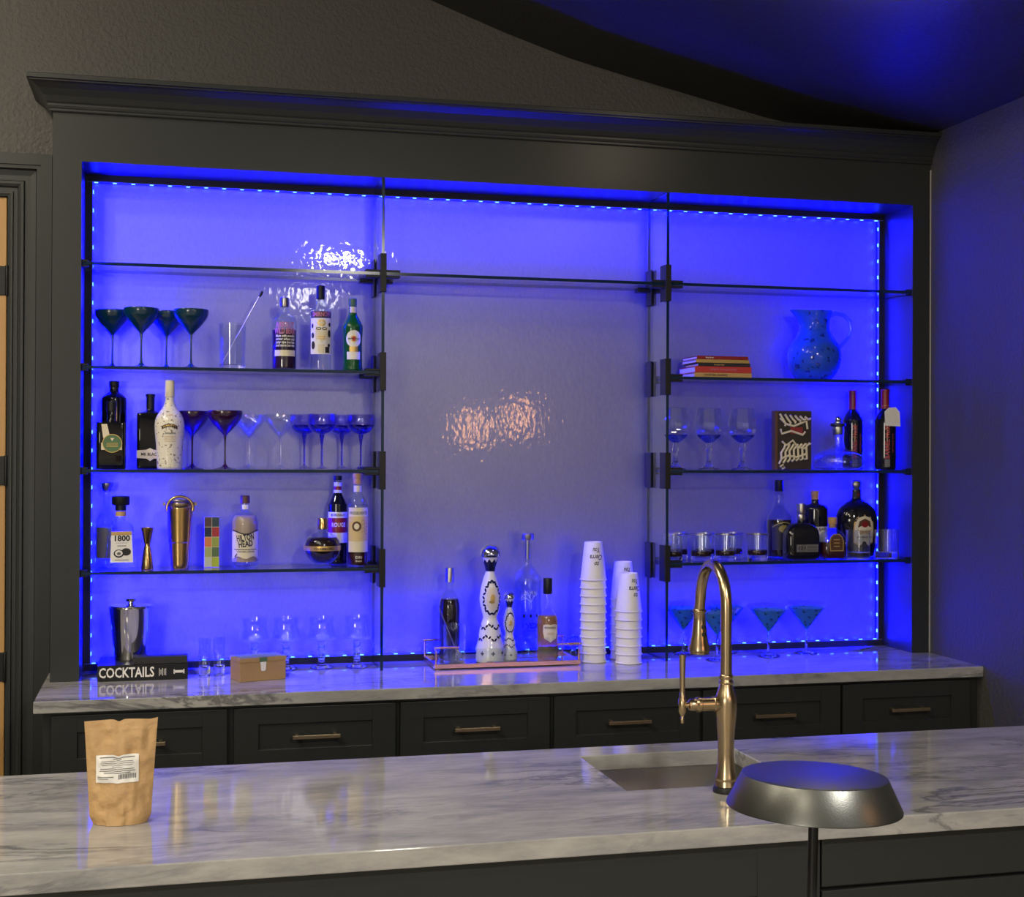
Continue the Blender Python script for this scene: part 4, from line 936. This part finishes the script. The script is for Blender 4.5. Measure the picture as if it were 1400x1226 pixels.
MB().box(-.068, .068, 0, .040, 0, .216).build('block', M['brown'], t, .001)
MB().box(-.058, .068, -.004, 0, .002, .214).build('dark_face', pbr('dark_face', (.018, .011, .008), .5), t)
b = MB()
def strokes(pts, r_=.0042): b.tube([(x, -.007, z) for x, z in pts], r_, 8)
for i in range(6):
    x = -.045+i*.019; strokes([(x-.008, .205-i*.002), (x+.004, .185), (x+.014, .168+i*.004), (x+.011, .160+i*.005)])
strokes([(-.052, .190), (-.030, .168), (.0, .160), (.030, .172), (.048, .178), (.052, .150)]); strokes([(-.050, .150), (-.046, .132), (-.010, .142), (.034, .128), (.044, .140)])
for i in range(7):
    x = -.052+i*.016; strokes([(x-.004, .022+i*.003), (x+.006, .040), (x+.004, .062+i*.004), (x+.016, .080+i*.003), (x+.020, .094)])
strokes([(-.050, .040), (-.020, .052), (.012, .046), (.046, .058)]); strokes([(-.045, .104), (-.028, .090), (-.004, .108), (.014, .084), (.050, .078)]); strokes([(-.052, .010), (-.040, .020), (-.034, .008), (-.045, .004)])
b.build('raised_strokes', M['cream'], t)
MB().box(-.012, .034, -.0065, -.004, .132, .156).build('red_patch', M['crimson'], t)
t = thing('decanter', 'wide-bottomed clear glass decanter with a black and chrome ball stopper', 'decanter', (2.684, .100, SHZ['C']))
dc = smooth_prof([(.055, 0), (.082, .006), (.0960, .028), (.090, .050), (.062, .068), (.032, .078), (.0225, .092), (.0205, .12), (.0240, .150)], 4)
MB().loft(dc+[(r-.002, z+.001) for r, z in dc[::-1]], 44, cap=False).build('vessel', M['clear'], t, sharp=60); MB().loft([(.0545, .0002), (.08, .005), (.08, .008), (.002, .006)], 40).build('thick_base', M['solid'], t)
turned(t, 'stopper', [(.018, .130), (.0195, .132), (.0195, .160), (.0150, .168), (.0140, .178), (.0001, .1785)], M['steel'], 28)
turned(t, 'stopper_ring', [(.022, .1605), (.0275, .162), (.0285, .167), (.0265, .172), (.020, .173)], M['rubber'], 28)
turned(t, 'stopper_ball', [(.013*math.cos(a), .187+.013*math.sin(a)) for a in [-PI/2+PI*i/12 for i in range(13)]], M['chrome'], 24)
wp = [(.033, 0), (.037, .003)]+smooth_prof([(.0385, .010), (.0385, .17), (.0370, .190), (.026, .212), (.0165, .225), (.0145, .235), (.0140, .285)], 3)
def wine(label, loc, tagged, rz=0):
    t = bottle(label, loc, wp, M['darkglass'], [(.0149, .226), (.0150, .230), (.0147, .290), (.0160, .291), (.0160, .299), (.0145, .301)], M['crimson'], name='wine_bottle', capname='capsule', rz=rz)
    sf = on_lathe(wp); b = MB(); b.text('BARREL No33', .023, sf, 0, -.010, .105, .125, rot=PI/2); b.text('red blend wine', .007, sf, 0, .012, .100, .07, rot=PI/2); rect(sf, -.020, -.001, .012, .040, b, 1, 5, 2); b.build('label', [M['crimson2'], M['inkgrey']], t)
    if tagged:
        b = MB(); b.prism([(-.031, -.066), (.031, -.072), (.031, -.018), (.016, .0), (-.014, .0), (-.031, -.014)], -.0004, .0004, 'y'); tg = b.build('paper_tag', M['paper'], t, loc=(.006, -.0400, .232)); tg.rotation_euler = (0, R(-3), 0)
        MB().tube([(.0165*math.sin(a), -.0165*math.cos(a), .236+.004*math.cos(a)) for a in [2*PI*i/20 for i in range(20)]], .0009, 6, closed=True).build('tag_string', M['cork'], t)
    return t
M['crimson2'] = pbr('label_red', (.55, .08, .09), .5)
wine('dark wine bottle with red capsule standing behind the decanter', (2.791, .190, SHZ['C']), False)
wine('dark wine bottle wearing a white paper tag on its neck', (2.868, .085, SHZ['C']), True)

# ------------------------------------------------------------------ shelf D, plain-wall side
def rocks(loc, label):
    t = thing('rocks_glass', label, 'rocks glass', loc, 0, 'dark-footed rocks glasses')
    MB().loft([(.0360, .030), (.0395, .0935), (.0380, .0935), (.0345, .031)], 36, cap=False).build('wall', M['clear'], t, sharp=50)
    MB().loft([(.0345, .018), (.0358, .020), (.0362, .032), (.0330, .036), (.0003, .034)], 36).build('dark_band', M['darkliq'], t, sharp=50)
    MB().loft([(.0355, 0), (.0365, .002), (.0365, .016), (.0345, .0178)], 36).build('thick_base', M['solid'], t, sharp=50)
    MB().loft([(.0396, .0915), (.0401, .0922), (.0401, .0945), (.0396, .0952), (.0380, .0950), (.0380, .0917)], 36, cap=False).build('rim', M['pewter'], t)
    return t
k1 = rocks((2.027, .085, SHZ['D']), 'rocks glass with dark foot at the partition end, front row')
for x, y, lab in ((2.137, .085, 'rocks glass with dark foot, second along in the front row'), (2.232, .085, 'rocks glass with dark foot, third along in the front row'), (2.356, .085, 'rocks glass with dark foot in front of the half-full whisky bottle'),
                  (2.080, .172, 'rocks glass with dark foot at the partition end, rear row'), (2.186, .172, 'rocks glass with dark foot in the middle of the rear row'), (2.296, .172, 'rocks glass with dark foot, last one of the rear row')): dup(k1, (x, y, SHZ['D']), lab)
pr = [(.041, 0), (.045, .003)]+smooth_prof([(.0465, .010), (.0465, .13), (.0450, .150), (.034, .172), (.0200, .190), (.0175, .215), (.0190, .232), (.0140, .244), (.0135, .255)], 3)
t = bottle('half-full clear whisky bottle with a black cap behind the flask bottle', (2.484, .178, SHZ['D']), pr, M['clearb'], [(.0150, .246), (.0160, .248), (.0160, .286), (.0145, .288)], M['black'], liquid=(.005, .140), liqmat=M['darkliq'])
sf = on_lathe(pr); b = MB(); rect(sf, -.048, .048, .03, .125, b, 0); b.fan(oval(0, .108, .022, .014), on_lathe(pr, .0014), 1); b.grid(lambda u, v: on_lathe(pr, .0014)(-.046+.092*u, .112+.004*v+.018*math.sin(u*PI)), 14, 1, 1); b.build('label', [M['ink'], pbr('olive_gold', (.30, .26, .08), .5)], t)
t = square_bottle('black flask-shaped bourbon bottle with a narrow grey label strip', (2.527, .082, SHZ['D']), [(.060, .030, .02, 0), (.0645, .033, .022, .004), (.066, .034, .022, .020), (.066, .034, .022, .085), (.062, .032, .022, .106), (.050, .028, .022, .122), (.030, .022, .02, .130), (.0140, .0140, .0140, .134), (.0130, .0130, .0130, .140), (.0130, .0130, .0130, .150)],
   M['darkglass'], [(.0140, .143), (.0150, .145), (.0150, .160), (.0130, .164), (.0165, .172), (.0150, .182), (.0165, .198), (.0155, .203)], M['pewter'], capname='stopper')
b = MB(); rect(on_flat(-.034), -.034, .052, .028, .055, b, 0, 1, 1); rect(on_flat(-.034, .0010), -.030, .004, .030, .053, b, 1, 1, 1); b.text('121', .017, on_flat(-.034, .0016), 2, -.013, .0415, .026)
for i in range(4): rect(on_flat(-.034, .0012), .008, .048, .033+i*.005, .0345+i*.005, b, 2, 1, 1)
b.build('label', [M['inkgrey'], M['pewter'], M['ink']], t)
t = bottle('dark whisky bottle with corked top and white label peeping between two bottles', (2.632, .180, SHZ['D']), [(.040, 0), (.044, .003), (.0465, .010), (.0465, .176), (.0455, .186), (.040, .192), (.017, .198), (.0135, .203), (.0135, .218)], M['darkglass'], [(.0140, .215), (.0145, .228), (.0165, .229), (.0165, .245), (.015, .247)], M['cork'], capname='cork')
b = MB(); rect(on_lathe([(.0465, 0), (.0465, .2)]), -.048, .048, .06, .115, b, 0); b.text('ELIJAH', .014, on_lathe([(.0465, 0), (.0465, .2)], .0012), 1, 0, .105, .05); b.build('label', [M['paper'], M['ink']], t)
t = square_bottle('small clear cork-topped whisky bottle with a dark arched label', (2.648, .072, SHZ['D']), [(.046, .030, .02, 0), (.050, .033, .022, .004), (.0505, .0335, .022, .03), (.0475, .032, .022, .075), (.036, .027, .02, .096), (.018, .017, .016, .108), (.0135, .0135, .0135, .113), (.0135, .0135, .0135, .125)],
   M['clearb'], [(.0130, .114), (.0130, .128), (.0165, .129), (.0170, .150), (.0155, .153)], M['cork'], capname='cork', liquid=[(.043, .027, .02, .004), (.0475, .0305, .02, .03), (.0455, .030, .02, .062)], liqmat=M['redliq'])
b = MB(); ar = [(-.027, .030), (.027, .030), (.029, .065), (.024, .082), (.012, .093), (-.012, .093), (-.024, .082), (-.029, .065)]; sl = on_slope(-.0338, .03, -.0310, .093, .001); b.fan(ar, sl, 1); b.fan([(x*.86, .060+(z-.060)*.88) for x, z in ar], on_slope(-.0338, .03, -.0310, .093, .0016), 0)
for zq in (.072, .060, .048): rect(on_slope(-.0338, .03, -.0310, .093, .0022), -.012, .012, zq-.002, zq+.002, b, 1, 1, 1)
b.build('label', [M['brown'], M['goldprint']], t)
pr = [(.060, 0), (.066, .003)]+smooth_prof([(.070, .012), (.0765, .06), (.0810, .120), (.0800, .150), (.0690, .180), (.042, .203), (.022, .215), (.0180, .225), (.0175, .25)], 4)
t = bottle('large round-shouldered whisky bottle with a gold crest label and crown stopper', (2.796, .168, SHZ['D']), pr, M['darkglass'], [(.0185, .250), (.0195, .252), (.0150, .258), (.0190, .264), (.0205, .274), (.0170, .284), (.0080, .288), (.0001, .289)], M['pewter'], capname='stopper', n=44); t.scale = (1, .72, 1)
sf = on_lathe(pr); sf2 = on_lathe(pr, .0014); sf3 = on_lathe(pr, .002); b = MB()
ar = [(-.043, .055), (-.022, .042), (.022, .042), (.043, .055), (.046, .095), (.042, .130), (.028, .152), (.0, .160), (-.028, .152), (-.042, .130), (-.046, .095)]
ar = [(x+.004, z) for x, z in ar]
b.fan(ar, sf, 1); b.fan([(.004+(x-.004)*.9, .1+(z-.1)*.92) for x, z in ar], sf2, 0); b.fan([(-.024, .112), (.032, .112), (.026, .135), (.004, .145), (-.018, .135)], sf3, 2); b.fan(oval(.004, .123, .014, .011, 12), on_lathe(pr, .0026), 3); b.fan([(-.026, .105), (.034, .105), (.024, .085), (-.016, .085)], sf3, 4); b.text('CROWN ROYAL', .010, on_lathe(pr, .0026), 2, .004, .075, .066)
b.build('label', [M['cream'], M['goldprint'], M['brown'], M['crimson'], M['tan']], t)
b = MB(); rect(sf, -.024, .024, .222, .246, b, 0, 10, 2); b.fan([(-.007, .228), (.007, .228), (.0, .242)], sf2, 1, 1); b.build('neck_band', [M['ink'], M['crimson']], t)
u1 = tumbler('cut_tumbler', 'clear cut crystal tumbler in front of the crest-label bottle', 'tumbler', (2.744, .056, SHZ['D']), .0445, .106, 'cut crystal tumblers', base=.024, n=64, flute=(4, .035), r0=.0425)
dup(u1, (2.862, .058, SHZ['D']), 'clear cut crystal tumbler in the shelf corner by the plain wall')

# ------------------------------------------------------------------ blue martini glasses on the worktop, plain-wall side
vb = [(.0045, .088), (.0795, .185)]
def blue_martini(loc, label):
    t = thing('blue_martini_glass', label, 'martini glass', loc, 0, 'frosted blue martini glasses')
    MB().loft([(.0045, .088), (.0660, .1675), (.0640, .1680), (.0040, .092)], 44, cap=False).build('bowl', M['martiniblue'], t, sharp=60)
    MB().loft([(.0660, .1675), (.0795, .1850), (.0780, .1850), (.0640, .1680)], 44, cap=False).build('clear_rim', M['clear'], t, sharp=60)
    MB().loft([(.0080, .010), (.0045, .020), (.0042, .06), (.0050, .0885), (.003, .0925)], 16).build('stem', M['solid'], t); MB().loft([(.040, 0), (.041, .002), (.036, .004), (.012, .0085), (.0078, .0105)], 36).build('foot', M['solid'], t)
    return t
m1 = blue_martini((2.160, -.012, CZ), 'frosted blue martini glass seen through the faucet arch')
dup(m1, (2.380, .040, CZ), 'frosted blue martini glass next along beyond the faucet'); dup(m1, (2.546, .075, CZ), 'frosted blue martini glass nearest the plain wall')
dup(m1, (2.096, .152, CZ), 'frosted blue martini glass set back beside the partition'); dup(m1, (2.262, .150, CZ), 'frosted blue martini glass set back behind the faucet column')

# ------------------------------------------------------------------ lights
def area(name, loc, rot, sx, sy, power, colr, shape='RECTANGLE', spread=180):
    l = bpy.data.lights.new(name, 'AREA'); l.shape = shape; l.size = sx; l.size_y = sy; l.energy = power; l.color = colr; l.spread = R(spread)
    o = bpy.data.objects.new(name, l); col.objects.link(o); o.location = loc; o.rotation_euler = rot; return o
BLUE = (.0, .0, 1.)
LP = 270.
TILT = R(66)
zm = (CT+NT)/2; yl = YL-.022
area('strip_light', (NX/2, yl, NT-W_-.006), (TILT, 0, 0), NX-.06, .007, LP*1.75, BLUE)
area('strip_light', (NX/2, yl, CT+W_+.006), (PI-TILT, 0, 0), NX-.06, .007, LP*1.75, BLUE)
from mathutils import Euler
for x, sx in ((W_+.006, 1), (NX-W_-.006, -1)):
    o = area('strip_light', (x, yl, zm), (0, 0, 0), .007, NT-CT-.08, LP, BLUE)
    d_ = Vector((sx*math.cos(R(50)), math.sin(R(50)), 0)); o.matrix_world = Matrix.Translation((x, yl, zm)) @ Matrix((Vector((0, 0, 1)).cross(-d_), (0, 0, 1), -d_)).transposed().to_4x4()
WARM = (1., .88, .68)
def lamp(x, y, p, r=.16, c=WARM):
    z = None
    for (xa, za), (xb, zb) in zip(CEIL, CEIL[1:]):
        if xa <= x <= xb: z = za+(zb-za)*(x-xa)/(xb-xa)
    return area('overhead_light', (x, y, z-.05), (0, 0, 0), r*2, r*2, p, c, 'DISK')
lamp(1.53, -5.2, 90, .17, (1, .95, .86))
lamp(-1.0, -2.4, 30); lamp(-1.1, -4.2, 40); lamp(-2.6, -3.2, 42); lamp(-1.6, -6.2, 50); lamp(-1.5, -1.0, 55)  # unseen lamps placed for general light; the last added to brighten the right wall
area('fill_light', (-2.7, -7.9, 1.8), (R(90), 0, R(-18)), 1.8, 1.4, 125, (1, .93, .80))  # large soft fill light added out of view, lighting the bar from the left
def bulb(x, y, z, p, r, c):
    l = bpy.data.lights.new('room_lamp', 'POINT'); l.energy = p; l.shadow_soft_size = r; l.color = c; o = bpy.data.objects.new('room_lamp', l); col.objects.link(o); o.location = (x, y, z)
bulb(2.11, -1.15, 2.925, 4.5, .05, (1, .85, .62)); bulb(1.31, -5.5, 2.86, 14, .11, (1, .95, .86))  # ceiling light over the counter; pendant bulb glinting in the panel
for x, z in ((2.45, 1.84), (2.80, 1.92)): area('room_lamp', (x, -4.9, z), (R(90), 0, 0), .07, .26, 2.2, (1, .45, .15))
area('added_wall_wash', (3.3, -6.5, 2.2), (R(-78), 0, 0), .5, .2, 46, (.92, .96, 1))  # added lamp washing the unseen front wall, for a grey sheen in the panel

wd = bpy.data.worlds.new('room'); sc.world = wd; wd.use_nodes = True
wd.node_tree.nodes['Background'].inputs[0].default_value = (.01, .01, .01, 1); wd.node_tree.nodes['Background'].inputs[1].default_value = 1

# ------------------------------------------------------------------ camera
cam = bpy.data.cameras.new('camera'); co = bpy.data.objects.new('camera', cam); col.objects.link(co); sc.camera = co
cam.sensor_fit = 'HORIZONTAL'; cam.sensor_width = 36; cam.lens = 1892.71/1400*36; cam.clip_start = .05; cam.clip_end = 60
yaw, pit, rol = .2441, .0046, .0039
F = Vector((math.sin(yaw)*math.cos(pit), math.cos(yaw)*math.cos(pit), math.sin(pit))); Rt = Vector((math.cos(yaw), -math.sin(yaw), 0)); U = Rt.cross(F)
r2 = Rt*math.cos(rol)+U*math.sin(rol); u2 = U*math.cos(rol)-Rt*math.sin(rol)
co.matrix_world = Matrix(((r2.x, u2.x, -F.x, .2677), (r2.y, u2.y, -F.y, -4.594), (r2.z, u2.z, -F.z, 1.6435), (0, 0, 0, 1)))

sc.view_settings.view_transform = 'Standard'; sc.view_settings.look = 'None'; sc.view_settings.gamma = 1; sc.view_settings.use_curve_mapping = False
sc.view_settings.exposure = 0
cy = sc.cycles
cy.max_bounces = 16; cy.transparent_max_bounces = 48; cy.transmission_bounces = 12; cy.glossy_bounces = 6; cy.caustics_refractive = False; cy.caustics_reflective = False
cy.sample_clamp_indirect = 6
